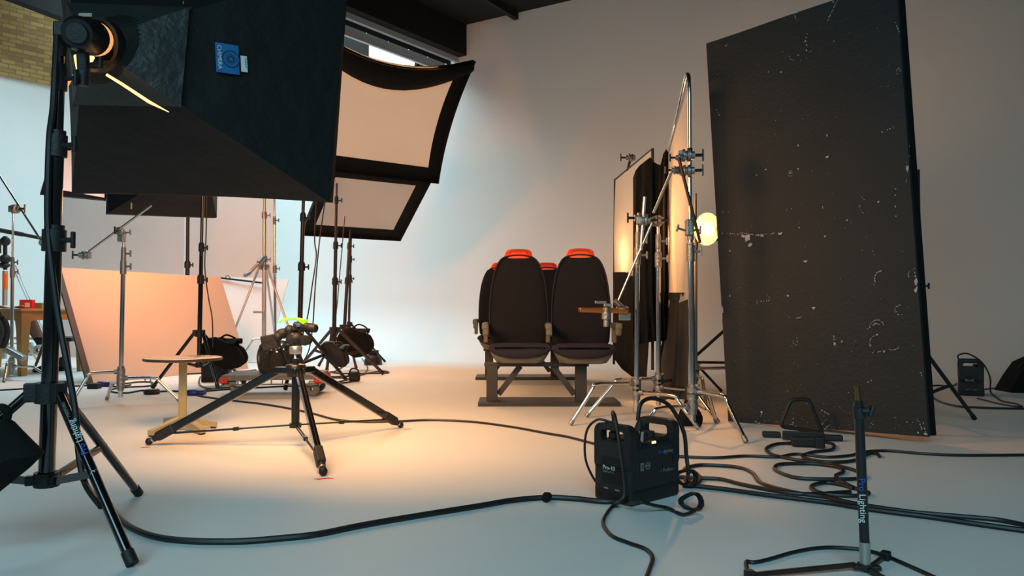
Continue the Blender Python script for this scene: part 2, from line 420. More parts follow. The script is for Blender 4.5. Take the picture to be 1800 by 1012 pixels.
def c_stand(name, label, base, top, feet, hz=(.33, .27, .21), arms=(), r=.0175, group=None, mt='chrome', joints=(), bottom=.07, span=.28):
    base = Vector((base[0], base[1], 0)); top = Vector(top); t = thing(name, label, 'stand', base, group)
    def at(z): return base + (top-base)*(z/top.z)
    zs = [bottom] + sorted(joints) + [top.z]
    for i in range(len(zs)-1):
        m = MB(); m.tube(at(zs[i]), at(zs[i+1]), r*(1-.2*i), n=16); m.build('column', M[mt], t)
    for i, z in enumerate(sorted(joints)):
        m = MB(); rr = r*(1-.2*i); m.tube(at(z-.09), at(z+.01), rr*1.35, n=14); m.tube(at(z+.012), at(z+.022), rr*1.2, n=14)
        c = m.build('riser_collar', M['cast'], t); k = MB(); knob(k, at(z-.03)+V(rr, 0, 0), (1, -.2, 0), .045, .008, .026); k.build('t_handle', M['cast'], c)
    m = MB(); m.tube(at(min(hz)-.05), at(max(hz)+.04), r*1.45, n=14)
    for f, z in zip(feet, hz):
        f = Vector(f); d = Vector((f.x-base.x, f.y-base.y, 0)).normalized()
        m.tube(at(z)-d*.01, at(z)+d*.05, .019, n=12); m.tube(at(z-.022), at(z+.022), r*1.75, n=14)
    m.tube(at(max(hz)+.02), at(max(hz)+.02)+V(.035, -.03, .02), .007, n=8)
    m.build('leg_hub', M['cast'], t)
    for f, z in zip(feet, hz):
        f = Vector(f); d = Vector((f.x-base.x, f.y-base.y, 0)); D = d.length; d.normalize()
        a = at(z)+d*.03; bnd = base + d*min(span, D*.62) + V(0, 0, z)
        pts = [a, bnd-d*.05]; q = f + V(0, 0, .012); dn = (q-bnd).normalized()
        pts += [bnd-d*.02+V(0, 0, -.002), bnd+d*.008+dn*.012, bnd+dn*.05, q]
        m = MB(); m.path(smooth_pts(pts[:1]+pts[1:], 4), .0125, 12); L = m.build('leg', M[mt], t)
        k = MB(); k.tube(q-dn*.03, q+dn*.006, .0145, n=12); k.build('foot_cap', M['cast'], L)
    return t
def grip_head(p, axis, t, name='grip_head', s=1.0):
    p = Vector(p); axis = Vector(axis).normalized(); m = MB()
    m.lathe(p, axis, [(0, -.03*s), (.03*s, -.03*s), (.032*s, -.018*s), (.022*s, -.014*s), (.022*s, -.008*s), (.032*s, -.004*s), (.032*s, .010*s), (.02*s, .014*s), (.02*s, .03*s), (0, .03*s)], 16)
    m.box(p-axis*.035*s, (.03*s, .03*s, .045*s), frame(axis), .004)
    h = m.build(name, M['cast'], t)
    k = MB(); knob(k, p+axis*.03*s, axis, .04*s, .008*s, .03*s); k.build('t_handle', M['black'], h)
    return h
def rod(a, b, r, t, name='grip_arm', mt='chrome'):
    m = MB(); m.tube(a, b, r, n=12); return m.build(name, M[mt], t)
def cable(name, label, pts, r=.005, mt='cable', cat='cable', k=7, group=None, z=None):
    P3 = []
    for p in pts:
        if isinstance(p, Vector): P3.append(p)
        elif len(p) == 2: P3.append(G(p[0], p[1], r if z is None else z))
        else: P3.append(P(*p))
    m = MB(); sp = smooth_pts(P3, k)
    for q in sp: q.z = max(q.z, r)
    m.path(sp, r, 8)
    base = Vector((sp[0].x, sp[0].y, 0))
    return tag(m.build(name, M[mt], None, base), label, cat, group)
def recess_quad(c, ex, ey, w, h): return [c+ex*w*sx/2+ey*h*sy/2 for sx, sy in ((-1, -1), (1, -1), (1, 1), (-1, 1))]
def softbox(name, label, face, ringc, mt_shell='fabric', lip=.12, ring_r=.09, sag=(0, 0, 0, 0), glow=None, power=0, mid=None, grp=None, rimw=.09, spread=180, aim=None):
    # face: four corners TL, TR, BR, BL (seen from the lit side or the back: any order), ringc: speed ring centre
    fc = sum(face, Vector())/4; ringc = Vector(ringc); u = (fc-ringc).normalized()
    t = thing(name, label, 'softbox', ringc, grp)
    N = 12
    def edge(a, b, s):                               # bowed edge
        out = []
        for i in range(N):
            q = i/N; out.append(a.lerp(b, q) + (fc-(a+b)/2).normalized()*s*4*q*(1-q))
        return out
    rim = sum([edge(face[i], face[(i+1) % 4], sag[i]) for i in range(4)], [])
    rr = []
    ex = (face[1]-face[0]).normalized(); ey = (face[0]-face[3]).normalized()
    for p in rim:
        d = p-fc; v = ex*d.dot(ex)+ey*d.dot(ey)
        mx = max(abs(d.dot(ex))/((face[1]-face[0]).length/2), abs(d.dot(ey))/((face[0]-face[3]).length/2))
        v = v/mx if mx else v
        v.normalize(); rr.append(ringc + v*ring_r)
    rings = [rr]
    if mid:
        f1, s1 = mid                                 # fraction along the depth, scale of the rim there
        rings.append([(ringc + (fc-ringc)*f1) + (p-fc)*s1 for p in rim])
    rings.append(rim)
    fwd = u*lip
    rings.append([p+fwd for p in rim])
    m = MB(); m.loft(rings, cap=False, smooth=False)
    m.loft([[p+(p-fc).normalized()*-.006 for p in r] for r in rings], cap=False, smooth=False)
    m.build('shell', M[mt_shell], t)
    # flat border round the diffuser, then the diffuser itself, set back by the lip
    hw_ = (face[1]-face[0]).length/2; hh_ = (face[0]-face[3]).length/2
    inner = [p - ex*(p-fc).dot(ex)*(rimw/hw_) - ey*(p-fc).dot(ey)*(rimw/hh_) for p in rim]
    m = MB(); m.loft([[p+fwd*.1 for p in rim], [p+fwd*.12 for p in inner]], cap=False, smooth=False); m.build('border', M['duve'], t)
    m = MB(); c = fc+fwd*.05 - u*.02
    rg = [[p+fwd*.06 for p in inner], [c+(p-fc)*.66+u*-.01 for p in inner], [c+(p-fc)*.33+u*-.02 for p in inner]]
    m.loft(rg, cap=False); n = len(inner)
    m.add(rg[-1]+[c-u*.02], [(i, (i+1) % n, n) for i in range(n)])
    m.build('diffuser', glow or M['diff'], t)
    m = MB(); m.lathe(ringc, u, [(ring_r*.98, -.02), (ring_r*1.12, -.02), (ring_r*1.12, .02), (ring_r*.98, .02), (ring_r*.98, -.02)], 24)
    m.build('speed_ring', M['black'], t)
    if power:
        lo = fc+fwd*.3+(u*.24 if aim else u*0)
        L = area('softbox_light', lo, lo+(Vector(aim) if aim else u), (face[1]-face[0]).length*.8, (face[0]-face[3]).length*.8, power, WARM, spread)
        L.parent = t; L.location = lo-ringc
    return t
def strobe_head(par, p, u, L=.26, r=.065, mt='black'):
    p = Vector(p); u = Vector(u).normalized()
    m = MB(); m.lathe(p, u, [(0, -L), (r*.8, -L), (r, -L+.02), (r, -.07), (r*1.08, -.06), (r*1.08, -.01), (r*.9, 0), (0, 0)], 26); t = m.build('flash_head', M[mt], par)
    m = MB(); m.lathe(p-u*(L), u, [(0, -.012), (r*.55, -.012), (r*.6, 0), (0, 0)], 18); m.build('back_panel', M['matt'], t)
    m = MB(); R = frame(u); m.box(p-u*L*.55+V(0, 0, -r-.03), (.03, .05, .07), R, .005); m.tube(p-u*L*.55+V(0, 0, -r-.03), p-u*L*.55+V(0, 0, -r-.11), .018, n=12); m.build('tilt_bracket', M['matt'], t)
    k = MB(); knob(k, p-u*L*.55+V(.02, 0, -r-.04), (1, -.4, 0), .05, .007, .02); k.build('tilt_knob', M['matt'], t)
    return t
def sandbag(name, label, c, size, M3=None, grp=None, mt='duve', droop=.3):
    c = Vector(c); w, d, h = size; M3 = M3 or Matrix.Identity(3)
    t = thing(name, label, 'sandbag', Vector((c.x, c.y, c.z-h/2)), grp)
    for sgn in (-1, 1):                              # two pouches joined by a saddle
        m = MB(); rings = []
        for i in range(9):
            q = i/8; z = h/2-h*q; s = math.sin(math.pi*(.12+.80*q))**.6
            ring = []
            for j in range(16):
                a = 2*math.pi*j/16; cx = math.copysign(abs(math.cos(a))**.6, math.cos(a)); cy = math.copysign(abs(math.sin(a))**.6, math.sin(a))
                wob = 1+.06*math.sin(3*a+5*q+sgn)
                ring.append(c + M3 @ V(cx*w*.5*s*wob, sgn*d*.27*(1-droop*q*.2)+cy*d*.24*s*wob, z))
            rings.append(ring)
        m.loft(rings); m.build('pouch', M[mt], t)
    m = MB(); pts = [c + M3 @ V(0, y*d*.3, h*.44+.05*(1-y*y)) for y in (-1, -.5, 0, .5, 1)]
    for k in range(len(pts)-1):
        m.box((pts[k]+pts[k+1])/2, (w*.45, (pts[k+1]-pts[k]).length*1.05, .012), frame(pts[k+1]-pts[k]))
    m.build('saddle_strap', M[mt], t)
    m = MB(); m.path(smooth_pts([c + M3 @ V(-w*.22, 0, h*.5), c + M3 @ V(-w*.12, 0, h*.72), c + M3 @ V(w*.12, 0, h*.72), c + M3 @ V(w*.22, 0, h*.5)], 5), .009, 8); m.build('handle', M[mt], t)
    return t
def rpoly(w, h, r, n=5, cx=0, cy=0):
    out = []
    for qx, qy, a0 in ((1, 1, 0), (-1, 1, 90), (-1, -1, 180), (1, -1, 270)):
        for i in range(n+1):
            a = math.radians(a0+90*i/n); out.append((cx+qx*(w/2-r)+r*math.cos(a), cy+qy*(h/2-r)+r*math.sin(a)))
    return out
def power_pack(name, label, o, ex, L=.30, W=.19, H=.225, HH=.30, grp=None, text_on=True, s=1.0):
    # o = corner on the floor, ex = direction of the long side, ey = short side away
    ex = Vector(ex).normalized(); ey = V(0, 0, 1).cross(ex); o = Vector(o); ez = V(0, 0, 1)
    L *= s; W *= s; H *= s; HH *= s
    t = thing(name, label, 'power pack', o+ex*L/2+ey*W/2, grp)
    Rm = Matrix((ex, ey, ez)).transposed()
    def q(x, y, z): return o + ex*x + ey*y + ez*z
    m = MB(); m.box(q(L/2, W/2, H/2+.006), (L-.05*s, W-.008*s, H-.012), Rm, .018*s); m.build('body', M['matt'], t)
    m = MB(); m.box(q(L/2, W/2, .03*s), (L, W, .06*s), Rm, .012*s)
    b = m.build('bumper_base', M['rubber'], t)
    # two end panels, each an arch with a hand slot
    for e in (0, 1):
        x0 = 0 if e == 0 else L-.036*s; th = .036*s
        R2 = Matrix((ey, ez, ex)).transposed()
        out = rpoly(W-.004*s, HH*.62, .035*s, 5, W/2, HH-HH*.31); slot = rpoly(W*.62, .042*s, .014*s, 5, W/2, HH-.045*s)
        n = len(out); vs = []
        for z in (0, th):
            vs += [q(x0, 0, 0)+R2 @ V(a, c, z) for a, c in out] + [q(x0, 0, 0)+R2 @ V(a, c, z) for a, c in slot]
        fs = []
        for z in (0, 1):
            b0 = z*2*n
            for i in range(n):
                j = (i+1) % n; fs.append((b0+i, b0+j, b0+n+j, b0+n+i))
        for i in range(n):
            j = (i+1) % n; fs.append((i, 2*n+i, 2*n+j, j)); fs.append((n+i, n+j, 3*n+j, 3*n+i))
        m = MB(); m.add(vs, fs, False)
        m.box(q(x0+th/2, W/2, HH*.25), (th, W-.006*s, HH*.48), Rm, .008*s)
        ep = m.build('end_handle', M['matt'], t)
        if e == 0:
            g = MB()
            for k in range(11): g.box(q(x0-.001, W*.5, .075*s+k*.0095*s), (.004, W*.56, .0045*s), Rm)
            g.build('vent_grille', M['rubber'], ep)
            g = MB()
            g.box(q(x0-.001, W*.36, .052*s), (.003, .022*s, .006), Rm, .001); g.build('socket_mark', M['greyprint'], ep)
            g = MB(); g.box(q(x0-.001, W*.66, .052*s), (.003, .022*s, .006), Rm, .001); g.build('socket_mark', M['greyprint'], ep)
    m = MB(); m.box(q(L*.5, W/2, H+.004), (L*.62, W*.78, .02*s), Rm, .005)
    m.tube(q(L*.42, W*.30, H), q(L*.42, W*.30, H+.032*s), .015*s, n=14); m.tube(q(L*.6, W*.30, H), q(L*.6, W*.30, H+.035*s), .02*s, n=14)
    cp = m.build('control_panel', M['matt'], t)
    m = MB(); m.box(q(L*.50, W*.06, H+.0), (.022*s, .006, .010*s), Rm, .002); m.build('lit_display', emit('warm_display', (1, .78, .38, 1), 1.6), cp)
    if text_on:
        X = -ey
    if text_on == 'tag': text('Pro-10', .022*s, q(-.0045, W*.73, .125*s), X, ez, M['white'], t)
    elif text_on:
        text('Pro-10', .022*s, q(-.0045, W*.73, .125*s), X, ez, M['white'], t)
        text('2400 AIRTTL', .0105*s, q(-.0045, W*.74, .113*s), X, ez, M['greyprint'], t)
        yF = .0015*s
        text('Pro', .021*s, q(L*.55, yF, .178*s), ex, ez, M['blueprint'], t); text('lighting', .021*s, q(L*.66, yF, .178*s), ex, ez, M['greyprint'], t)
        text('\u2022 Profoto', .021*s, q(L*.60, yF, .105*s), ex, ez, M['greyprint'], t)
        m = MB(); m.box(q(L*.22, yF+.0, .142*s), (.018*s, .002, .030*s), Rm); lb = m.build('rating_sticker', M['greyprint'], t)
        m = MB()
        for k in range(3): m.box(q(L*.22, yF-.0012, .148*s-k*.006), (.012*s, .001, .0025), Rm)
        m.build('sticker_print', M['matt'], lb)
        m = MB(); m.lathe(q(L*.33, yF, .143*s), -ey, [(.011*s, 0), (.011*s, .0012), (.0145*s, .0012), (.0145*s, 0)], 22); m.box(q(L*.33, yF, .143*s), (.016*s, .002, .006*s), Rm); m.build('round_sticker', M['greyprint'], t)
    return t, q
def plug(m, p, d, s=1.0):
    d = Vector(d).normalized(); m.lathe(p, d, [(0, 0), (.022*s, 0), (.022*s, .02*s), (.016*s, .024*s), (.020*s, .034*s), (.012*s, .06*s), (.006*s, .075*s), (0, .075*s)], 14)

# ================================================================ left foreground stand, softbox, flash head
SB = (-1.504, 2.49)
fs = light_stand('light_stand', 'big black roller stand in the left foreground carrying the near softbox', SB, P(106, 92, 2.46),
    [G(232, 997), G(243, 872), V(-1.97, 2.275, 0)], .478, .17, .0245, 'gloss', (.98, 1.285, 1.50), legr=.0155, bottom=.185)
sb_ = V(SB[0], SB[1], 0); ft = G(232, 997); dl_ = (ft-sb_); dl_.z = 0; dl_.normalize()
tp0 = P(106, 92, 2.46); a = sb_ + (tp0-sb_)*(.478/tp0.z) + dl_*.0245*2.2; e = ft + V(0, 0, .0155*.9)
u = (e-a).normalized(); midp = a.lerp(e, .3); face = (V(0, 0, HC)-midp); face = (face-u*u.dot(face)).normalized()
tx = -u; ty = face.cross(tx).normalized()
ob = a + (e-a)*.40 + face*.0163 - ty*.010
text('Pro', .027, ob, tx, ty, M['blueprint'], fs); text('Lighting', .027, ob + tx*.047, tx, ty, M['white'], fs)
text('Manfrotto', .014, a + (e-a)*.17 + face*.0160 - ty*.005, tx, ty, M['greyprint'], fs)
face1 = [P(98, -75, 3.32), P(609, -60, 3.18), P(580, 356, 3.12), P(126, 340, 3.28)]
ring1 = P(172, 80, 2.64)
sb1 = softbox('softbox', 'huge black softbox in the left foreground seen from behind with blue label', face1, ring1, 'fabric', .03, .085, (.0, .0, .01, .02), None, 60, (.30, .37), rimw=.05, spread=140, aim=(.35, .95, -.62))
def on_panel(px, py, Y): return P(px, py, Y)
# back pyramid panels in slightly greyer ripstop with glowing strips added for seam light
fc1 = sum(face1, Vector())/4; u1 = (fc1-ring1).normalized()
mid = [(ring1 + (fc1-ring1)*.30) + (p-fc1)*.37 for p in face1]
m = MB()
for i in range(4):
    A0 = mid[i]; B0 = mid[(i+1) % 4]; off = (ring1-fc1).normalized()*.03
    ra = ring1 + (A0-ring1).normalized()*.09 + off*1.5; rb = ring1 + (B0-ring1).normalized()*.09 + off*1.5
    rows = []
    for q in range(7):
        t = q/6; rows.append([(ra.lerp(A0+off, t)).lerp(rb.lerp(B0+off, t), s/6) + off*.4*math.sin(math.pi*s/6)*math.sin(math.pi*t) for s in range(7)])
    m.grid(rows)
m.build('back_panel', M['rib'], sb1)
m = MB()                                             # stitched edge ribs of the back pyramid
for i in range(4):
    A0 = mid[i] + (ring1-fc1).normalized()*.02; r0 = ring1 + (mid[i]-ring1).normalized()*.09
    m.path([r0, r0.lerp(A0, .5), A0], [.007, .008, .006], 8)
m.build('corner_rod', M['rubber'], sb1)
glow = emit('painted_leak_glow', (1, .52, .16, 1), 3.2)
glow2 = emit('lamp_and_leak_glow', (1, .45, .14, 1), 1.0)
# emissive pieces stand in for light leaking at the seam; no gap is cut
A0 = mid[2] + (ring1-fc1).normalized()*.026; r0 = ring1 + (mid[2]-ring1).normalized()*.10 + (ring1-fc1).normalized()*.012
m = MB(); m.path([P(187, 131, 2.62), P(215, 148, 2.64), P(262, 179, 2.67), P(297, 197, 2.70)], [.0045, .005, .0055, .001], 8); m.build('painted_seam_glow', glow, sb1)
A3 = mid[3] + (ring1-fc1).normalized()*.026; r3 = ring1 + (mid[3]-ring1).normalized()*.10 + (ring1-fc1).normalized()*.012
m = MB(); m.path([P(129, 132, 2.66), P(116, 150, 2.67), P(111, 170, 2.68)], [.003, .008, .002], 8); m.build('painted_seam_glow', glow2, sb1)
m = MB(); m.box(P(157, 103, 2.60), (.024, .02, .030), Matrix.Rotation(.5, 3, 'Y'), .006); m.build('painted_seam_glow', glow, sb1)
m = MB(); m.box(P(138, 110, 2.60), (.020, .02, .055), Matrix.Rotation(-.2, 3, 'Y'), .006); m.build('painted_seam_glow', glow, sb1)
pn = (face1[1]-mid[1]).cross(face1[2]-mid[1]).normalized()
if pn.y > 0: pn = -pn
def onp(px, py, k=0.0):
    o = V(0, 0, HC); r = ray(px, py); return o + r*((face1[2]+pn*.004-o).dot(pn)/r.dot(pn)) + pn*k
# stitching dashes down the near side panel
m = MB()
for k in range(16):
    y = 5+12*k; m.box(onp(322-(k*.5), y, .003), (.0025, .002, .011), None)
m.build('stitching', M['greyprint'], sb1)
# the blue label with a starburst and a small white tag
lc = onp(399, 104); lx = (onp(423, 108)-onp(375, 101)).normalized(); lz = (onp(397, 132)-onp(400, 78)); lz = -lz if lz.z < 0 else lz; lz = (lz-lx*lz.dot(lx)).normalized(); ln = pn; LW = (onp(420, 106)-onp(379, 101)).length; LH = (onp(397, 130)-onp(400, 79)).length
R = Matrix((lx, -ln, lz)).transposed()
m = MB(); m.box(lc + ln*.006, (LW, .004, LH), R, .0015); lab = m.build('brand_label', M['bluelabel'], sb1)
m = MB(); cc_ = lc + ln*.0085 + lx*LW*.14; q_ = LW*.36/.040
for k in range(18):
    an = 2*math.pi*k/18; d = lx*math.cos(an)+lz*math.sin(an); s = lx*-math.sin(an)+lz*math.cos(an)
    m.add([cc_+d*.010*q_+s*.002*q_, cc_+d*.010*q_-s*.002*q_, cc_+d*.036*q_], [(0, 1, 2)], False)
ringp = [cc_ + (lx*math.cos(2*math.pi*k/36)+lz*math.sin(2*math.pi*k/36))*.040*q_ for k in range(36)]
m.path(ringp, .0016, 6, closed=True); m.build('starburst_emblem', mat('dark_blue_print', rgb(12, 34, 62), .6), lab)
text('CHIMERA', LH*.19, lc + ln*.0085 - lx*LW*.42 + lz*LH*.42, -lz, lx, M['white'], lab).name = 'lettering'
m = MB(); tcn = onp(428.5, 113); m.box(tcn + ln*.004, ((onp(434, 113)-onp(423, 113)).length, .003, (onp(428, 127)-onp(428, 99)).length), R, .001); tg = m.build('care_tag', M['white'], sb1)
text('Property of', .008, tcn + ln*.0062 + lz*.024 + lx*.004, -lz, lx, M['matt'], tg)
# flash head: dark drum seen end on, warm glass in front
hd = V(-.10, .97, .05).normalized()
hp = P(157, 70, 2.60)
hax = (P(160, 66, 2.58)-P(131, 57, 2.40)).normalized(); hpp = P(160, 66, 2.56)
sh = strobe_head(sb1, hpp, hax, .160, .056)
m = MB(); m.lathe(hpp, hax, [(.052, -.04), (.058, .0), (.058, .05), (0, .055)], 24); m.build('glass_cover', glow2, sh)
m = MB(); m.tube(P(107, 52, 2.44), P(106, 98, 2.46), .019, n=14); m.box(P(118, 55, 2.43), (.07, .05, .055), None, .008)
m.build('stand_socket', M['matt'], sh)
m = MB(); m.box(P(178, 62, 2.52), (.028, .006, .05), None, .002); m.build('tape_flag', M['greycloth'], sb1)
m = MB(); m.box(P(150, 26, 2.56), (.045, .004, .012), None, .002); m.build('tape_flag', mat('pale_tape', rgb(150, 150, 128), .7), sb1)
cable('flash_head_cable', 'thick black cable hanging down along the left foreground stand pole',
    [(100, 60, 2.40), (97, 120, 2.42), (93, 190, 2.43), (87, 240, 2.44), (84, 320, 2.44), (84, 400, 2.44), (92, 480, 2.44), (103, 560, 2.44), (118, 640, 2.43), (132, 720, 2.42),
     (139, 800, 2.40), (150, 850, 2.38), (178, 890, 2.3)], .010)
sbt = thing('sandbag', 'black sandbag hung cornerwise at the left picture edge on the near roller stand', 'sandbag', P(-10, 860, 2.28))
outl = [(-90, 742), (-20, 738), (16, 737), (30, 752), (54, 776), (76, 797), (52, 821), (26, 842), (0, 863), (-30, 885), (-100, 900)]
cen = P(-15, 805, 2.28); m = MB(); rings = []
for sc_, dy in ((.0, -.075), (.55, -.07), (.9, -.035), (1.0, -.006), (1.0, .006), (.9, .035), (.55, .07), (.0, .075)):
    rings.append([cen.lerp(P(x, y, 2.28), sc_)+V(0, dy, 0) for x, y in outl])
m.loft(rings, cap=False); m.build('pouch', M['duve'], sbt)
m = MB(); m.path(smooth_pts([P(-20, 740, 2.28), P(-12, 722, 2.27), P(4, 716, 2.26), P(14, 726, 2.27), P(10, 742, 2.28)], 5), .012, 8); m.build('handle', M['duve'], sbt)

# ================================================================ big softboxes 2 and 3
def face_from(TR, az, tilt, w_, h_):
    sa, ca = math.sin(az), math.cos(az); st, ct = math.sin(tilt), math.cos(tilt)
    dn = V(-sa*st, ca*st, -ct); h = V(-ca, -sa, 0); n = V(sa*ct, -ca*ct, -st)
    return [TR+h*w_, TR, TR+dn*h_, TR+h*w_+dn*h_], n
def glowmat(name, col, st, al=.7):
    m = mat(name, (al, al*.97, al*.92, 1), .8); b = m.node_tree.nodes['Principled BSDF']
    b.inputs['Emission Color'].default_value = col; b.inputs['Emission Strength'].default_value = st; return m
f2, n2 = face_from(P(831, 105, 9.0), math.radians(38), math.radians(31), 2.1, 1.56)
rg2 = sum(f2, Vector())/4 - n2*.75
sb2 = softbox('softbox', 'large tilted softbox with glowing orange diffuser, upper of the two behind the near one', f2, rg2, 'fabric', .08, .12, (.24, .07, 0, 0), glowmat('lit_diffuser', (1, .47, .22, 1), .24), 50, rimw=.17, spread=160)
h2 = (f2[1]-f2[0]).normalized(); d2 = (f2[3]-f2[0]).normalized()
m = MB(); rows = []
for i in range(17):
    s = i/16; a = f2[0].lerp(f2[1], s) + n2*.03 + d2*(.03+.24*4*s*(1-s)); dep = .12 + .14*math.sin(math.pi*s)
    rows.append([a + d2*dep*k/4 + n2*.05*math.sin(math.pi*k/4) for k in range(5)])
m.grid(rows, .01, n2); m.build('sagging_top_flap', M['duve'], sb2)
f3, n3 = face_from(P(757, 312, 9.7), math.radians(36), math.radians(50), 1.38, 1.10)
rg3 = sum(f3, Vector())/4 - n3*.55
sb3 = softbox('softbox', 'lower tilted softbox with dull beige diffuser hanging under the orange one', f3, rg3, 'fabric', .06, .11, (0, 0, 0, 0), glowmat('dim_diffuser', (1, .62, .42, 1), .04, .5), 25, rimw=.15, spread=150)
# softbox lighting the leaning board
f4 = [V(-3.96, 7.52, 2.45), V(-3.02, 7.86, 2.45), V(-2.99, 7.76, 1.66), V(-3.93, 7.44, 1.66)]
sb4 = softbox('softbox', 'black softbox half hidden behind the near one, above the white leaning board', f4, V(-2.98, 7.22, 2.15), 'fabric', .04, .10, (0, 0, 0, 0), None, 0, rimw=.07)
L4 = area('softbox_light', (-3.47, 7.70, 2.0), (-3.75, 9.6, .9), .5, .4, 62, (1, .25, .03), 180); L4.parent = sb4; L4.location = L4.location - sb4.location
m = MB(); m.box(P(231, 361, 7.4), (.012, .01, .07), None); m.build('yellow_tab', M['yellow'], sb4)
# small softbox far left
f5 = [P(74, 250, 9.3), P(205, 245, 9.6), P(196, 352, 9.4), P(70, 341, 9.1)]
f5 = [P(93, 262, 9.0), P(196, 250, 9.5), P(186, 352, 9.3), P(70, 341, 8.8)]
sb5 = softbox('softbox', 'small far softbox whose black corner pokes out left of the foreground pole', f5, P(140, 270, 9.75), 'fabric', .03, .09, (0, 0, 0, 0), M['diff'], 0, rimw=.05)

strobe_head(sb2, rg2, n2, .34, .07); strobe_head(sb3, rg3, n3, .34, .07); strobe_head(sb4, V(-2.98, 7.22, 2.15), V(-.5, .5, -.1), .28, .065); strobe_head(sb5, P(140, 270, 9.75), V(0, -1, 0), .24, .06)

# ================================================================ dark stands in the middle distance
light_stand('light_stand', 'nearest of the three grouped dark stands left of centre, below the tilted softboxes', (-1.995, 8.6), P(592, 322, 8.5),
    [G(674, 659), G(523, 652), G(574, 656)], .50, .2, .024, 'bronze', (1.05, 1.45, 1.95), bottom=.2, legr=.018)
light_stand('light_stand', 'middle dark stand of the group left of centre, reaching the lower softbox', (-2.15, 9.75), rg3 + V(-.02, 0, -.12),
    [G(626, 648), G(560, 645), G(652, 638)], .50, .2, .022, 'bronze', (1.1, 1.55), bottom=.22, legr=.016)
light_stand('light_stand', 'slender rear dark stand of the group left of centre with sandbag', (-2.26, 10.6), rg2 + V(-.05, .45, -.1),
    [G(677, 637), G(600, 631), G(583, 641)], .52, .22, .017, 'bronze', (1.15, 1.4, 1.9), bottom=.24, legr=.014)
light_stand('light_stand', 'dark stand rising directly behind the camera tripod head with green tape', (-2.055, 7.4), P(535, 300, 7.3),
    [G(607, 668), G(455, 668), V(-2.05, 6.97, 0)], .55, .2, .024, 'bronze', (1.15, 1.62), bottom=.2, legr=.017)
light_stand('light_stand', 'black stand behind the round table rising in front of the orange lit board', (-2.93, 7.2), P(357, 300, 7.15),
    [G(268, 684), G(425, 668), G(383, 684)], .51, .22, .022, 'gloss', (1.02, 1.32), bottom=.20, legr=.016)
light_stand('light_stand', 'far black stand with white tape band standing beside the tall white panels', (-4.10, 9.7), P(331, 300, 9.7),
    [V(-4.5, 9.9, 0), V(-3.75, 9.95, 0), V(-4.1, 9.45, 0)], .5, .2, .026, 'matt', (1.3,), bottom=.2)
cable('lamp_cable', 'thin black cable hanging beside the stand in front of the orange lit board',
    [(364, 300, 7.1), (363, 380, 7.1), (362, 420, 7.1), (360, 470, 7.1), (366, 520, 7.1), (373, 560, 7.1), (374, 610, 7.1)], .006)
cable('lamp_cable', 'grey cable looping down from the lower softbox past the tripod head', [(556, 355, 8.2), (553, 420, 8.2), (556, 450, 8.2), (549, 500, 8.0), (540, 560, 7.8), (528, 600, 7.6)], .007)
cable('lamp_cable', 'second grey cable from the lower softbox, running nearer its stands', [(571, 355, 8.3), (562, 420, 8.3), (557, 470, 8.2), (553, 520, 8.2), (550, 570, 8.1), (543, 615, 8.0), (530, 640, 7.9)], .007)
cable('lamp_cable', 'cable hanging among the grouped dark stands left of centre', [(606, 380, 8.9), (600, 450, 8.9), (594, 520, 8.8), (590, 580, 8.7), (600, 640, 8.75)], .006)

# wind-up aluminium stand and thin chrome stand
ws = light_stand('wind_up_stand', 'silver wind-up stand with crank in front of the tall white panels', (-3.19, 9.9), P(465, 330, 9.9),
    [G(388, 645), G(532, 647), V(-3.2, 10.55, 0)], 1.27, .5, .028, 'alu', (1.38, 1.95), bottom=.12, legr=.014, collar='cast', nobrace=True)
m = MB(); m.tube(P(463, 452, 9.8), P(455, 462, 9.75), .035); m.tube(P(455, 462, 9.75), P(436, 482, 9.7), .021); m.tube(P(438, 480, 9.7), P(431, 484, 9.6), .025); m.build('crank', M['cast'], ws)
m = MB(); m.box(P(456, 548, 9.75), (.15, .05, .03), None, .008); m.build('shelf_bracket', M['cast'], ws)
c_stand('c_stand', 'thin chrome stand close behind the silver wind-up stand', (-3.18, 10.35), P(482, 325, 10.3),
    [V(-3.62, 10.15, 0), V(-2.8, 10.15, 0), V(-3.18, 10.8, 0)], joints=(1.3, 1.95), mt='chrome', r=.02)

# ================================================================ leaning white board, tall white panels, reflector
def board(name, label, q, th, m, cat='board', nrm=None, edge=None):
    c = sum(q, Vector())/4; base = V((q[2].x+q[3].x)/2, (q[2].y+q[3].y)/2, min(q[2].z, q[3].z))
    n = (q[1]-q[0]).cross(q[3]-q[0]).normalized()
    if nrm and n.dot(Vector(nrm)) < 0: n = -n
    b = MB(); K = 8
    rows = [[(q[0].lerp(q[1], i/K)).lerp(q[3].lerp(q[2], i/K), j/K) for j in range(K+1)] for i in range(K+1)]
    b.grid(rows, -th, n)
    return tag(b.build(name, m, None, base), label, cat), n
wb_t = thing('foam_board', 'white board leaning on its long side, lit orange, behind the round table', 'board', G(300, 660))
q = [P(107, 470, 8.0), P(388, 487, 9.45), G(437, 648), G(161, 675)]
b = MB(); K = 10; n = (q[1]-q[0]).cross(q[3]-q[0]).normalized(); n = n if n.y < 0 else -n
b.grid([[(q[0].lerp(q[1], i/K)).lerp(q[3].lerp(q[2], i/K), j/K) for j in range(K+1)] for i in range(K+1)], -.012, n); b.build('white_face', M['lean'], wb_t)
m = MB(); ea = P(100, 470, 7.97); eb = G(158, 677); m.box((ea+eb)/2 + V(0, 0, .01), (.055, (ea-eb).length, .03), frame(ea-eb)); m.build('black_edge_strip', M['matt'], wb_t)
m = MB(); m.box(G(166, 678, .025), (.10, .08, .05), None, .006); m.build('foot_block', M['rubber'], wb_t)
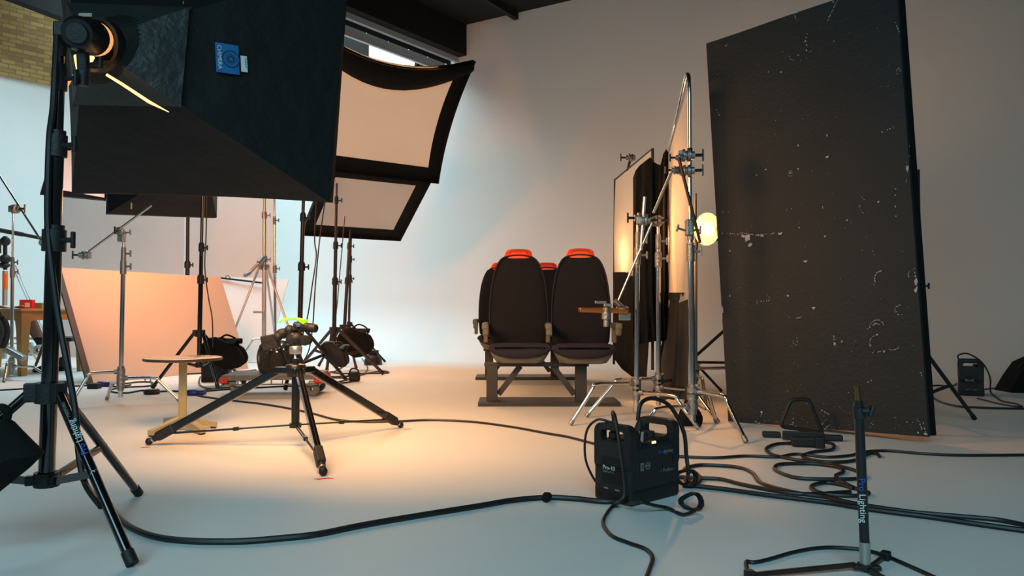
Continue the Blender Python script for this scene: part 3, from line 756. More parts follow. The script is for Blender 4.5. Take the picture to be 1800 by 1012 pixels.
board('tall_panel', 'tall white panel standing behind the leaning board, left of the pair', [V(-7.0, 11.7, 2.7), V(-4.84, 11.35, 2.7), V(-4.84, 11.35, 0), V(-7.0, 11.7, 0)], .03, M['board'])
board('tall_panel', 'tall white panel at far left of centre with free right edge beside the thin stand', [V(-4.80, 11.33, 2.7), V(-3.53, 11.45, 2.7), V(-3.53, 11.45, 0), V(-4.80, 11.33, 0)], .03, M['board'])
rs, _ = board('reflector_screen', 'pale reflector screen with black top rod behind the silver wind-up stand', [P(388, 487, 11.0), P(508, 491, 10.95), G(468, 638), G(396, 638)], .012, M['board'])
m = MB(); m.tube(P(386, 488, 10.95), P(462, 497, 10.85), .013, n=10); m.path(smooth_pts([P(396, 488, 10.95), P(400, 484, 10.95), P(405, 489, 10.95)]), .005, 6); m.build('top_rod', M['rubber'], rs)

# ================================================================ mid-left chrome c-stand
cs = c_stand('c_stand', 'chrome stand with tilted grip arm standing left of the round table', (-3.05, 6.0), P(218, 415, 6.0),
    [G(317, 708), G(188, 703), G(122, 716)], hz=(.20, .155, .25), joints=(1.10, 1.2), span=.26, bottom=.05)
rod(P(152, 445, 5.93), P(266, 361, 5.93), .009, cs); grip_head(P(210, 406, 5.95), (0, -1, .0), cs); grip_head(P(147, 448, 5.93), (-1, -.2, 0), cs, 'grip_head', 1.1)
m = MB(); m.box(P(214, 415, 5.98), (.05, .05, .09), None, .006); knob(m, P(218, 409, 5.98), (1, 0, .1), .05); m.build('top_casting', M['cast'], cs)

# ================================================================ far left stands, rack and table
fl_ = c_stand('c_stand', 'chrome stand with grip arm at the far left picture edge before the wooden table', (-5.20, 8.0), P(23, 372, 8.0),
    [G(95, 670), G(7, 672), G(20, 660)], hz=(.14, .19, .10), joints=(1.15, 1.25), span=.3, bottom=.04)
rod(P(-15, 286, 7.95), P(73, 424, 7.95), .011, fl_); grip_head(P(28, 367, 7.95), (1, -.2, 0), fl_, s=1.5); grip_head(P(76, 427, 7.95), (.6, -.6, -.2), fl_, s=1.2)
m = MB(); m.box(P(27, 622, 7.95), (.22, .08, .06), Matrix.Rotation(.5, 3, 'Y'), .015); m.build('sliding_leg_bracket', M['cast'], fl_)
bs = c_stand('boom_stand', 'grey stand with orange tape band and black ball heads at left picture edge', (-6.73, 10.2), P(9, 476, 10.2),
    [V(-7.1, 10.0, 0), V(-6.4, 10.4, 0), V(-6.8, 10.6, 0)], mt='alu', r=.031, joints=())
m = MB(); m.tube(P(9, 480, 10.2), P(9, 508, 10.2), .033, n=16); m.build('orange_tape_band', M['otape'], bs)
m = MB(); m.ball(P(9, 424, 10.2), .065, 14); m.tube(P(9, 415, 10.2), P(9, 474, 10.2), .025, n=12); m.ball(P(9, 455, 10.2), .07, 14, (1, 1, .9)); m.ball(P(7, 466, 10.2), .06, 12, (1.3, 1, .7)); m.tube(P(1, 425, 10.1), P(1, 445, 10.1), .009); m.build('ball_head', M['matt'], bs)
m = MB(); m.tube(P(-30, 399, 10.2), P(40, 412, 10.15), .030, n=12); m.tube(P(40, 412, 10.15), P(84, 421, 10.1), .024, n=12); m.build('boom_arm', M['steel'], bs)
sandbag('sandbag', 'dark bag hanging low at the left picture edge beside the wooden table', P(-4, 586, 8.2), (.18, .2, .32), None, None, 'brown')
rk = thing('rolling_rack', 'chrome wheeled rack standing behind the wooden table', 'rack', (-7.3, 12.0, 0))
m = MB(); m.tube(P(-40, 593, 12), P(150, 597, 12), .022); m.tube(P(-30, 300, 12), P(-30, 600, 12), .022); m.build('lower_rail', M['alu'], rk)
for px in (54, 68, 118):
    c = P(px, 613 if px > 60 else 610, 12); c.z = .085
    m = MB(); m.lathe(c, (.25, 1, 0), [(.03, -.02), (.08, -.02), (.085, 0), (.08, .02), (.03, .02)], 20); m.box(c+V(0, 0, .09), (.05, .07, .06), None, .01); m.build('caster', M['alu'], rk)
for x0, y0, x1, y1 in ((22, 468, 76, 590), (27, 466, 80, 590)):
    m = MB(); m.tube(P(x0, y0, 11.9), P(x1, y1, 11.9), .008, n=8); m.build('diagonal_wire', M['alu'], rk)
# wooden table
tb = thing('wooden_table', 'pale wooden table with arched apron at the far left', 'table', (-5.37, 8.4, 0))
ex = V(-.916, .4, 0).normalized(); ey = V(.4, .916, 0).normalized(); A = V(-5.33, 8.36, 0); Rt = Matrix((ex, ey, V(0, 0, 1))).transposed()
TW, TD, TH = 1.6, .78, .735
m = MB(); m.box(A+ex*TW/2+ey*TD/2+V(0, 0, TH-.014), (TW+.1, TD+.1, .028), Rt, .004); m.build('tabletop', M['wood'], tb)
for i in (0, 1):
    for j in (0, 1):
        c = A+ex*(.04+i*(TW-.08))+ey*(.04+j*(TD-.08)); m = MB()
        rings = []
        for z, s in ((0, .038), (.5, .058), (.62, .07), (TH-.03, .07)):
            rings.append([c+Rt @ V(sx*s/2*1.6, sy*s/2*1.6, z) for sx, sy in ((-1, -1), (1, -1), (1, 1), (-1, 1))])
        m.loft(rings, smooth=False); m.build('leg', M['wood'], tb)
def apron(p0, d, L):
    m = MB(); nn = d.cross(V(0, 0, 1)); pts = []
    for k in range(21):
        s = k/20; ed = min(s, 1-s)*L; drop = .10 + .13*max(0, 1-ed/.16)**2
        pts.append((s*L, -drop))
    poly = [(0, 0)] + pts + [(L, 0)]
    top = [(0, 0), (L, 0)] + pts[::-1]
    R3 = Matrix((d, V(0, 0, 1), nn)).transposed(); m.prism(top, .022, R3, p0+V(0, 0, TH-.028)); m.build('apron', M['wood'], tb)
apron(A+ey*.03, ex, TW); apron(A+ey*(TD-.05), ex, TW); apron(A+ex*.03, ey, TD); apron(A+ex*(TW-.03), ey, TD)
def tbl(px, back=.12): return P(px, 540, 8.36)
zt = TH+.001
def boxthing(name, label, cat, px, Y, w_, d_, h_, m, rz=0, child=None):
    c = P(px, 540, Y); c.z = zt+h_/2; b = MB(); b.box(c, (w_, d_, h_), Matrix.Rotation(rz, 3, 'Z'), .003)
    o = tag(b.build(name, M[m], None, (c.x, c.y, zt)), label, cat)
    return o, c
o, c = boxthing('card_box', 'red and white carton on the wooden table', 'box', 48, 8.62, .13, .09, .10, 'red', .2)
m = MB(); m.box(c+V(.03, -.048, -.01), (.05, .004, .05), Matrix.Rotation(.2, 3, 'Z'), .001); m.build('white_panel', M['paper'], o)
boxthing('card_box', 'small grey-green carton beside the red one on the wooden table', 'box', 68, 8.72, .10, .07, .065, 'sage', .1)
boxthing('notepad', 'yellow pad at the right end of the wooden table', 'notepad', 80, 8.85, .09, .06, .03, 'yellow', 0)
m = MB(); rows = [[V(-5.98+.09*i, 8.75+.06*j-.035*i, zt+.012+.028*math.sin(i*.8+j)**2) for j in range(6)] for i in range(7)]
m.grid(rows, -.01, (0, 0, 1)); tag(m.build('crumpled_paper', M['paper'], None, (-5.7, 8.8, zt)), 'crumpled white paper spread on the left of the wooden table', 'paper')
# plywood chair and black boots
ch = thing('plywood_chair', 'brown plywood chair with splayed legs behind the foreground pole', 'chair', (-5.5, 9.4, 0))
m = MB(); rows = []
for i in range(9):
    q = i/8; z = .60-.30*q
    rows.append([V(-5.80+.05*q+.05*math.cos(s)*.2, 9.35, z)+V(-.06+.10*q+.03*math.cos((j-3)*.5), (j-3)*.055*(1-.35*q), -.02*(j-3)**2*.12*(1-q)) for j, s in [(k, k*.5) for k in range(7)]])
m.grid(rows, .014, (-1, 0, 0)); m.build('back_shell', M['ply'], ch)
m = MB(); m.box(V(-5.50, 9.4, .365), (.46, .40, .05), None, .018); m.build('seat', M['matt'], ch)
for sx, sy in ((-1, -1), (1, -1), (1, 1), (-1, 1)):
    m = MB(); m.path([V(-5.50+sx*.13, 9.4+sy*.12, .35), V(-5.50+sx*.22, 9.4+sy*.19, 0.002)], [.022, .013], 10); m.build('leg', M['ply'], ch)
for k, (px, Y, rz, lb) in enumerate(((90, 8.90, 2.9, 'left black ankle boot on the floor by the chair legs'), (108, 9.10, 3.0, 'right black ankle boot on the floor by the chair legs'))):
    g = P(px, 540, Y); g.z = 0; Rb = Matrix.Rotation(rz, 3, 'Z'); t = thing('boot', lb, 'boot', g, 'black boots under the plywood chair')
    m = MB(); rings = []
    for x, hw, z1 in ((-.06, .03, .14), (-.045, .045, .17), (0, .048, .165), (.04, .045, .12), (.09, .046, .085), (.15, .05, .065), (.20, .042, .05), (.225, .02, .035)):
        rings.append([g+Rb @ V(x, hw*math.cos(t_), .022+(z1-.022)*.5*(1+math.sin(t_))) for t_ in [2*math.pi*q/14 for q in range(14)]])
    m.loft(rings); m.build('upper', M['matt'], t)
    m = MB(); m.prism([(-.065, -.04), (.1, -.05), (.18, -.05), (.235, -.02), (.235, .02), (.18, .05), (.1, .05), (-.065, .04)], .022, Rb, g); m.build('sole', M['rubber'], t)

# ================================================================ round table
rt = thing('round_table', 'small round pedestal table with pale top and cream cross foot', 'table', (-2.03, 4.75, 0))
c = V(-2.03, 4.75, 0); z = .442
m = MB(); m.lathe(c+V(0, 0, z), (0, 0, 1), [(0, -.016), (.222, -.016), (.226, -.012), (.226, -.002), (.222, 0), (0, 0)], 64); tp = m.build('tabletop', M['tabletop'], rt)
m = MB(); m.lathe(c+V(0, 0, z), (0, 0, 1), [(.2262, -.0175), (.2285, -.015), (.2285, -.0025), (.2262, -.001)], 64); m.build('edge_band', M['edge'], tp)
m = MB(); m.box(c+V(0, 0, .235), (.046, .046, .38), Matrix.Rotation(.35, 3, 'Z'), .008); m.box(c+V(0, 0, z-.024), (.16, .16, .012), None, .003); m.build('pedestal', M['cream'], rt)
for px, py in ((264, 768), (381, 752), (357, 764), (292, 745)):
    f = G(px, py); d = (f-c); D = min(d.length, .30); d.normalize()
    s = d.cross(V(0, 0, 1)); m = MB()
    def sec(t, hw, zb, zt_): return [c+d*t+s*hw+V(0, 0, zb), c+d*t-s*hw+V(0, 0, zb), c+d*t-s*hw+V(0, 0, zt_), c+d*t+s*hw+V(0, 0, zt_)]
    m.loft([sec(.0, .022, .035, .085), sec(D*.97, .020, .010, .040), sec(D, .018, .010, .036)], smooth=False); L = m.build('foot', M['cream'], rt)
    m = MB(); m.box(c+d*(D-.02)+V(0, 0, .005), (.03, .03, .01), frame(d)); m.build('foot_pad', M['rubber'], L)

# ================================================================ camera tripod with head and green tape
T0 = V(-1.18, 4.157, 0)
tr = thing('camera_tripod', 'low wide black camera tripod with gear head and green tape on top', 'tripod', T0)
hub = P(520, 650, 4.157)
feet = [G(262, 782), G(568, 836), G(704, 752)]
m = MB(); m.lathe(V(hub.x, hub.y, 0), (0, 0, 1), [(0, hub.z-.035), (.045, hub.z-.035), (.055, hub.z-.01), (.055, hub.z+.02), (.048, hub.z+.03), (.018, hub.z+.035), (.018, hub.z+.06), (0, hub.z+.06)], 28); m.build('spider', M['black'], tr)
m = MB(); zb = P(519, 747, 4.157).z; m.tube(V(hub.x, hub.y, zb), V(hub.x, hub.y, hub.z), .0215, n=18); m.tube(V(hub.x, hub.y, zb-.012), V(hub.x, hub.y, zb+.012), .032, n=14); m.build('centre_column', M['black'], tr)
for f in feet:
    d = V(f.x-hub.x, f.y-hub.y, 0).normalized(); a = V(hub.x, hub.y, hub.z)+d*.10+V(0, 0, -.005); e = f+V(0, 0, .02); u = (e-a).normalized()
    R = frame(u); L_ = (e-a).length
    m = MB(); m.box(a+u*(L_*.45-.02), (.030, L_*.86, .044), R, .006); m.box(V(hub.x, hub.y, hub.z)+d*.065+V(0, 0, -.002), (.05, .10, .035), frame(d), .006)
    L = m.build('leg', M['gloss'], tr)
    m = MB(); m.box(a+u*(L_*.44)+R @ V(0, 0, .0228), (.004, L_*.84, .0012), R); m.build('edge_strip', M['strip'], L)
    m = MB(); m.box(a+u*(L_*.87), (.042, .11, .052), R, .010); m.tube(a+u*L_*.90, a+u*(L_-.03), .018, n=14); m.build('leg_clamp', M['matt'], L)
    m = MB(); m.tube(a+u*(L_-.055), a+u*(L_-.02), .0165, n=14); m.build('spike_collar', M['alu'], L)
    m = MB(); m.ball(e, .020, 16); m.build('rubber_foot', M['rubber'], L)
    s0 = V(hub.x, hub.y, zb)+d*.03; s1 = a+u*L_*.83 - V(0, 0, .02); mid_ = s0.lerp(s1, .45); sd = d.cross(V(0, 0, 1))*.006
    m = MB(); m.tube(s0+sd, mid_+sd, .0045, n=8); m.tube(s0-sd, mid_-sd, .0045, n=8); m.tube(mid_-(s1-s0)*.05, s1, .0062, n=8); m.box(mid_, (.022, .03, .02), frame(s1-s0), .003); m.build('spreader_arm', M['black'], tr)
def H(px, py, dy=0): return P(px, py, 4.157+dy)
gh = thing('tripod_head', 'black camera head on the low tripod, topped with neon green tape', 'tripod head', H(520, 620))
m = MB(); m.lathe(H(520, 614), (0, 0, 1), [(0, -.024), (.030, -.024), (.034, -.010), (.034, .012), (.030, .018), (0, .018)], 28); m.build('bowl_ring', M['alu'], gh)
m = MB(); m.ball(H(521, 594), .045, 18, (1, 1, .85)); m.box(H(514, 592), (.05, .08, .06), Matrix.Rotation(.3, 3, 'Y'), .014); m.lathe(H(536, 598, -.03), (.5, -.85, 0), [(0, -.03), (.026, -.03), (.029, 0), (.026, .02), (0, .024)], 22); m.build('head_body', M['matt'], gh)
m = MB(); m.lathe(H(541, 598, -.02), (.9, -.3, 0), [(0, -.01), (.022, -.01), (.024, .01), (.015, .02), (0, .02)], 20); m.build('drag_knob', M['brown'], gh)
m = MB(); m.box(H(510, 581), (.16, .07, .026), Matrix.Rotation(-.38, 3, 'Y'), .01); m.ball(H(498, 586), .032, 14, (1.3, 1, .9)); m.ball(H(509, 580, -.02), .028, 14); m.ball(H(489, 592, -.02), .024, 14); m.build('tilt_arm', M['matt'], gh)
m = MB(); m.box(H(476, 601), (.085, .07, .080), Matrix.Rotation(-.2, 3, 'Y'), .006); m.build('control_box', M['brown'], gh)
m = MB(); m.box(H(532, 572), (.09, .08, .035), Matrix.Rotation(.12, 3, 'Y'), .012); m.lathe(H(540, 575, -.01), (1, -.25, -.12), [(0, 0), (.024, 0), (.026, .03), (.022, .048), (0, .052)], 20); m.build('top_plate', M['matt'], gh)
m = MB(); m.lathe(H(553, 577, -.02), (1, -.3, -.1), [(0, -.01), (.022, -.01), (.023, .008), (.016, .014), (0, .014)], 20); m.build('end_cap', M['brown'], gh)
m = MB(); m.add([H(487, 568, -.03), H(497, 559, .03), H(525, 558.5, .04), H(543, 563, .02), H(533, 570.5, -.05), H(520, 562, -.03), H(505, 563, -.03)], [(0, 1, 6), (1, 2, 5, 6), (2, 3, 4, 5)], False)
m.add([v+V(0, 0, .002) for v in m.v[:7]], [(6, 1, 0), (6, 5, 2, 1), (5, 4, 3, 2)], False); m.build('green_tape', M['green'], gh, merge=False)
m = MB(); m.box(H(524, 572, -.045), (.02, .004, .015), None, .002); m.build('blue_badge', M['blueprint'], gh)
for k, (px, py, lb) in enumerate(((256, 786, 'pink tape mark on the floor at the left tripod foot'), (565, 841, 'pink tape cross under the front tripod foot'), (711, 754, 'pink tape mark at the right tripod foot'))):
    g = G(px, py, .0006); m = MB()
    for rz, L_ in ((.15, .085 if k == 1 else .05), (.75, .06 if k == 1 else .035)):
        m.box(g+V(.01*k, 0, .0006), (L_, .009, .001), Matrix.Rotation(rz, 3, 'Z'))
    tag(m.build('tape_mark', M['pink'], None, G(px, py)), lb, 'tape')

# ================================================================ dolly with packs, bags and coils
dc = V(-2.03, 6.66, 0); Rd = Matrix.Rotation(.10, 3, 'Z')
dl = thing('platform_dolly', 'grey plastic platform dolly with red corners behind the camera tripod', 'dolly', dc)
m = MB(); m.box(dc+V(0, 0, .178), (.80, .50, .02), Rd, .006)
for k in range(9): m.box(dc+Rd @ V(-.36+.09*k, -.243, .135), (.008, .012, .06), Rd)
for y in (-.245, .245): m.box(dc+Rd @ V(0, y, .158), (.80, .012, .028), Rd); m.box(dc+Rd @ V(0, y, .108), (.76, .012, .012), Rd)
for x in (-.395, .395): m.box(dc+Rd @ V(x, 0, .14), (.012, .50, .08), Rd)
m.build('deck', M['greyplastic'], dl)
for x in (-.385, .385):
    for y in (-.235, .235):
        m = MB(); m.box(dc+Rd @ V(x, y, .145), (.07, .06, .05), Rd, .008); m.build('corner_bumper', M['redpl'], dl)
        m = MB(); cw = dc+Rd @ V(x*.85, y*.80, .062); m.lathe(cw, Rd @ V(.3, 1, 0) if x > 0 else Rd @ V(1, .3, 0), [(.015, -.018), (.055, -.018), (.061, -.009), (.061, .009), (.055, .018), (.015, .018)], 24); wv = m.build('caster_wheel', M['greyplastic'], dl)
        m = MB(); m.box(cw+V(0, 0, .048), (.06, .05, .04), Rd, .008); m.build('caster_fork', M['alu'], wv)
power_pack('power_pack', 'black power pack standing on the platform dolly', dc+Rd @ V(-.10, -.12, .189), (math.cos(.5), math.sin(.5), 0), grp=None, text_on=False, s=.8)
sandbag('sandbag', 'dark red-brown sandbag slumped beside the stand behind the camera tripod', P(588, 622, 7.75), (.33, .17, .17), Matrix.Rotation(.75, 3, 'Y'), None, 'brown')
sandbag('sandbag', 'black sandbag draped over the stand leg beside the orange lit board', P(394, 621, 7.45), (.44, .24, .24), Matrix.Rotation(.45, 3, 'Y'))
sandbag('sandbag', 'black sandbag hanging from the grouped dark stands left of centre', P(624, 602, 9.2), (.44, .26, .30), Matrix.Rotation(.45, 3, 'Y'))
cable('pack_cable', 'black leads looping over the power pack on the platform dolly', [P(456, 650, 6.45), P(453, 625, 6.45), P(462, 603, 6.5), P(480, 598, 6.5), P(492, 606, 6.5), P(497, 622, 6.45), P(505, 640, 6.4)], .009)
cable('pack_cable', 'second black lead arching above the dolly pack towards the tripod head', [P(470, 640, 6.5), P(474, 612, 6.5), P(490, 600, 6.55), P(510, 604, 6.55), P(525, 620, 6.5), P(536, 645, 6.5)], .009)
pk2, _ = power_pack('power_pack', 'black power pack on the floor under the round table edge, beside the dolly', G(353, 672), (math.cos(.15), math.sin(.15), 0), text_on=False, s=.88)
rd = thing('reflector_dish', 'black reflector dish standing face down on the floor left of the seats', 'reflector', G(656, 640))
gp = G(656, 641); m = MB(); m.lathe(gp, (0, 0, 1), [(.115, 0), (.118, .004), (.112, .07), (.085, .115), (.062, .135), (.058, .15), (.072, .152), (.072, .19), (0, .19)], 30); m.build('dish', M['matt'], rd)
m = MB(); m.lathe(gp, (0, 0, 1), [(.118, 0), (.1205, .001), (.1205, .007), (.118, .008)], 30); m.build('rim', M['greyprint'], rd)
dk = thing('floor_power_box', 'small black power box on the floor among cables left of centre', 'power box', G(623, 668))
m = MB(); g = G(623, 670); m.box(g+V(0, 0, .05), (.11, .09, .10), Matrix.Rotation(.3, 3, 'Z'), .02); m.build('box_body', M['rubber'], dk)
m = MB(); m.path(smooth_pts([g+V(-.05, -.05, .06), g+V(-.02, -.05, .13), g+V(.04, -.04, .12), g+V(.06, -.04, .04)]), .008, 8); m.build('lead', M['cable'], dk)

# ================================================================ train seats
def seat(name, label, X, Yf, s, rz, arms, flip=0):
    # Yf = front of the cushion, seat faces the camera; local x right, y away
    o = V(X, Yf, 0); Rz = Matrix.Rotation(rz, 3, 'Z'); t = thing(name, label, 'seat', o, 'train seats on steel frames')
    def L(x, y, z): return o + Rz @ V(x, y, z)
    def ring(z, hw, y, hd, p=.55, n=28, lean=0):
        out = []
        for k in range(n):
            a = 2*math.pi*k/n; c, s_ = math.cos(a), math.sin(a)
            out.append(L(hw*math.copysign(abs(c)**p, c), y+hd*math.copysign(abs(s_)**.8, s_), z))
        return out
    prof = [(.44, .195, .40, .045), (.48, .225, .40, .055), (.60, .236, .42, .062), (.75, .236, .44, .064), (.88, .224, .455, .062), (1.0, .202, .468, .058), (1.09, .178, .476, .05), (1.14, .150, .48, .042), (1.165, .115, .482, .03), (1.172, .06, .483, .012)]
    m = MB(); m.loft([ring(z, hw, y, hd) for z, hw, y, hd in prof]); m.build('backrest', M['seat'], t)
    m = MB(); pl = [(-.20, .045)] ; m.path(smooth_pts([L(-.232, .38, .62), L(-.228, .40, .80), L(-.205, .41, .98), L(-.165, .425, 1.10), L(-.11, .435, 1.155), L(0, .44, 1.172), L(.11, .435, 1.155), L(.165, .425, 1.10), L(.205, .41, .98), L(.228, .40, .80), L(.232, .38, .62)], 5), .006, 6)
    m.build('piping', M['seatcush'], t)
    # orange grab handle over the headrest
    m = MB(); hp = [(1.10, .128, .49, .05), (1.16, .118, .492, .05), (1.20, .108, .494, .046), (1.218, .088, .496, .038), (1.225, .05, .497, .02)]
    m.loft([ring(z, hw, y, hd, .5) for z, hw, y, hd in hp]); hb = m.build('grab_handle', M['orange'], t)
    m = MB(); m.path(smooth_pts([L(-.07, .446, 1.180), L(-.062, .442, 1.203), L(0, .440, 1.208), L(.062, .442, 1.203), L(.07, .446, 1.180)], 5), .0045, 8); m.build('grip_recess', mat('deep_orange', rgb(205, 50, 16), .5), hb)
    # cushion with rounded nose
    m = MB(); rings = []
    for y, hw, zt_, zb in ((.44, .205, .455, .40), (.30, .222, .462, .375), (.16, .236, .472, .366), (.05, .242, .482, .362), (.012, .241, .482, .364), (-.008, .236, .472, .374), (-.018, .222, .458, .392), (-.022, .19, .44, .41)):
        r = []
        for k in range(30):
            a = 2*math.pi*k/30; c, s_ = math.cos(a), math.sin(a); x = hw*math.copysign(abs(c)**.6, c)
            z = (zt_+zb)/2 + (zt_-zb)/2*math.copysign(abs(s_)**.75, s_); z += .012*(x/hw)**2
            if s_ < 0: z += .022*(x/hw)**2
            r.append(L(x, y, z))
        rings.append(r)
    m.loft(rings); m.build('seat_cushion', M['seatcush'], t)
    m = MB(); rings = []
    for z, hw, y0, y1 in ((.415, .226, .02, .46), (.385, .220, .018, .46), (.355, .205, .03, .45), (.332, .175, .05, .43), (.325, .14, .07, .40)):
        rings.append([L(x, y, z + (.020*(abs(x)/hw)**2 if z > .35 else 0)) for x, y in rpoly(hw*2, y1-y0, .05, 5, 0, (y0+y1)/2)])
    m.loft(rings); m.build('seat_shell', M['shell'], t)
    m = MB(); m.box(L(0, .475, .42), (.36, .03, .14), Rz, .01); m.build('back_bracket', M['steel'], t)
    for sx in arms:
        m = MB(); m.box(L(sx*.262, .22, .606), (.052, .40, .052), Rz, .014); m.box(L(sx*.262, .40, .545), (.035, .07, .15), Rz, .008); m.box(L(sx*.258, .05, .572), (.048, .05, .07), Rz, .014); m.build('armrest', M['shell'], t)
    if s != 1:
        t.scale = (s, s, s)
    return t
seat('train_seat', 'front left navy train seat with orange grab handle', .061, 5.76, 1, .02, (-1,))
seat('train_seat', 'front right navy train seat, tallest in view, beside the metal stands', .535, 5.70, 1, -.03, (-1, 1))
seat('train_seat', 'rear left navy train seat peeking out behind the front left one', -.105, 7.65, 1, .02, (-1,))
seat('train_seat', 'rear right navy train seat visible in the gap between the front two', .365, 7.65, 1, .0, (1,))
def seat_frame(label, x0, x1, Yf, legs):
    o = V((x0+x1)/2, Yf, 0); t = thing('seat_frame', label, 'frame', o, 'steel frames under the train seats')
    m = MB(); m.box(V((x0+x1)/2, Yf+.18, .015), (x1-x0, .36, .03), None, .002); m.build('base_plate', M['steel'], t)
    for (lx, w_) in legs:
        m = MB(); yc = Yf+.16
        m.box(V(lx, yc-.045, .165), (w_, .012, .27), None, .001); m.box(V(lx, yc+.045, .165), (w_, .012, .27), None, .001)
        m.box(V(lx-w_/2+.006, yc, .165), (.012, .10, .27), None, .001) if lx < (x0+x1)/2 else m.box(V(lx+w_/2-.006, yc, .165), (.012, .10, .27), None, .001)
        m.box(V(lx, yc, .295), (w_, .10, .012), None, .001); m.build('leg', M['steel'], t)
    a, b_ = legs[0][0], legs[1][0]
    m = MB(); m.box(V((a+b_)/2, Yf+.16, .307), (b_-a+.12, .07, .03), None, .003); m.build('crossbeam', M['steel'], t)
    for s_, lx in ((1, a), (-1, b_)):
        p = V(lx+s_*.05, Yf+.16, .075); q = V(lx+s_*.22, Yf+.16, .295); m = MB(); m.box((p+q)/2, (.045, .012, (q-p).length), frame(V(0, 1, 0), (q-p).normalized()), .001); m.build('diagonal_brace', M['steel'], t)
seat_frame('welded steel frame under the two front train seats', -.258, .822, 5.83, ((-.155, .085), (.535, .085)))
seat_frame('welded steel frame under the two rear train seats', -.378, .70, 7.95, ((-.24, .085), (.45, .085)))

# ================================================================ black scuffed board
BL = G(1280, 740); BR = Vector((2.268, 4.2, .045)); e_ = (BR-BL).normalized(); up = V(-.046, .026, 1).normalized(); up = (up-e_*up.dot(e_)+e_*-.012).normalized()
TL = BL+up*2.535; TR = BR+up*2.55; nb = e_.cross(up).normalized(); nb = nb if nb.y < 0 else -nb
vb = thing('black_board', 'tall scuffed matt black board standing right of centre', 'board', (BL+BR)/2)
m = MB(); K = 10; K2 = 14
m.grid([[(BL.lerp(BR, i/K)).lerp(TL.lerp(TR, i/K), j/K2) - nb*(.006*math.sin(i*.9)*math.sin(j*.5)) for j in range(K2+1)] for i in range(K+1)], -.035, nb)
fp_ = m
m = MB(); off = -nb*.055
q2 = [BL+e_*.25+off*3.2, BR+off+e_*.012, TR+off+e_*.012, TL+e_*.25+off*3.2]
m.grid([[q2[0].lerp(q2[1], i/4).lerp(q2[3].lerp(q2[2], i/4), j/6) for j in range(7)] for i in range(5)], -.03, nb); m.build('rear_panel', M['duve'], vb)
def onb(px, py, lift=.0015):
    r = ray(px, py); o = V(0, 0, HC); t = (BL-o).dot(nb)/r.dot(nb); return o+r*t+nb*lift
chips = fp_; chips.mi = 1; rnd = random.Random(3)
def chip(px, py, w_, h_, n=7):
    c = onb(px, py, .0085); pts = []
    for k in range(n):
        a = 2*math.pi*k/n; rr = .6+.6*rnd.random(); pts.append(c + e_*(w_/2*math.cos(a)*rr*.0042) + up*(h_/2*math.sin(a)*rr*.0036))
    chips.add(pts, [tuple(range(n))], False)
def streak(x0, y0, x1, y1, w_=1.3, gaps=.3):
    n = max(2, int(math.hypot(x1-x0, y1-y0)/3))
    for k in range(n):
        if rnd.random() < gaps: continue
        t = (k+rnd.random())/n; chip(x0+(x1-x0)*t+rnd.uniform(-.5, .5), y0+(y1-y0)*t+rnd.uniform(-.5, .5), w_+rnd.random()*1.6, w_+rnd.random()*1.4, 5)
for a in ((1395, 22, 1402, 37), (1400, 24, 1406, 19), (1455, 38, 1473, 2), (1416, 75, 1421, 60), (1392, 102, 1408, 96), (1419, 92, 1419, 76), (1375, 92, 1378, 90), (1274, 83, 1284, 76), (1545, 235, 1575, 223),
          (1594, 285, 1597, 305), (1595, 312, 1594, 320), (1608, 470, 1613, 512), (1445, 355, 1448, 368), (1531, 433, 1541, 452), (1270, 410, 1310, 412), (1330, 413, 1378, 409), (1270, 536, 1271, 562), (1300, 408, 1345, 416),
          (1403, 600, 1400, 588), (1467, 588, 1469, 608), (1532, 605, 1538, 618), (1526, 578, 1540, 568), (1540, 568, 1556, 572), (1530, 620, 1560, 616), (1575, 540, 1580, 555), (1577, 540, 1583, 537), (1540, 480, 1538, 500), (1541, 479, 1550, 477),
          (1385, 750, 1400, 738), (1393, 752, 1396, 735), (1398, 752, 1404, 742), (1442, 750, 1455, 735), (1450, 755, 1460, 745), (1338, 720, 1340, 728), (1328, 740, 1342, 746), (1624, 740, 1628, 760), (1614, 735, 1622, 755), (1445, 720, 1462, 730),
          (1400, 560, 1412, 556), (1355, 528, 1333, 530), (1425, 541, 1434, 544), (1260, 193, 1266, 204), (1575, 40, 1583, 60), (1582, 120, 1584, 130), (1526, 672, 1535, 667), (1490, 690, 1497, 688), (1384, 686, 1389, 690), (1620, 655, 1621, 662)):
    streak(*a)
for x, y, w_, h_ in ((1315, 418, 12, 14), (1320, 430, 8, 7), (1308, 415, 8, 5), (1340, 414, 6, 4), (1372, 411, 6, 4), (1611, 495, 4, 12), (1611, 510, 4, 9), (1596, 296, 4, 10), (1417, 459, 8, 4), (1431, 541, 6, 4), (1468, 604, 4, 7), (1481, 600, 2.5, 4), (1543, 588, 4, 3), (1455, 238, 2.5, 4),
                     (1455, 276, 6, 4), (1404, 256, 3, 3), (1390, 304, 4, 3), (1404, 297, 3, 3), (1347, 298, 3, 3), (1545, 355, 3.5, 3), (1490, 387, 3, 3), (1575, 363, 2, 4), (1575, 332, 2, 2), (1575, 343, 2, 2), (1576, 380, 2, 2), (1284, 441, 3, 3), (1340, 724, 4, 5), (1284, 520, 3, 3),
                     (1467, 73, 2, 2), (1374, 127, 3, 3), (1352, 127, 2.5, 2), (1272, 373, 2, 2), (1331, 308, 2, 2), (1386, 520, 3, 4), (1406, 400, 3, 2), (1466, 4, 3, 2), (1447, 6, 4, 4), (1403, 20, 9, 4), (1451, 415, 3, 3), (1555, 618, 2, 3), (1271, 545, 4, 12), (1270, 556, 3, 8), (1628, 762, 5, 4), (1615, 760, 3, 3)):
    chip(x, y, w_, h_, 9)
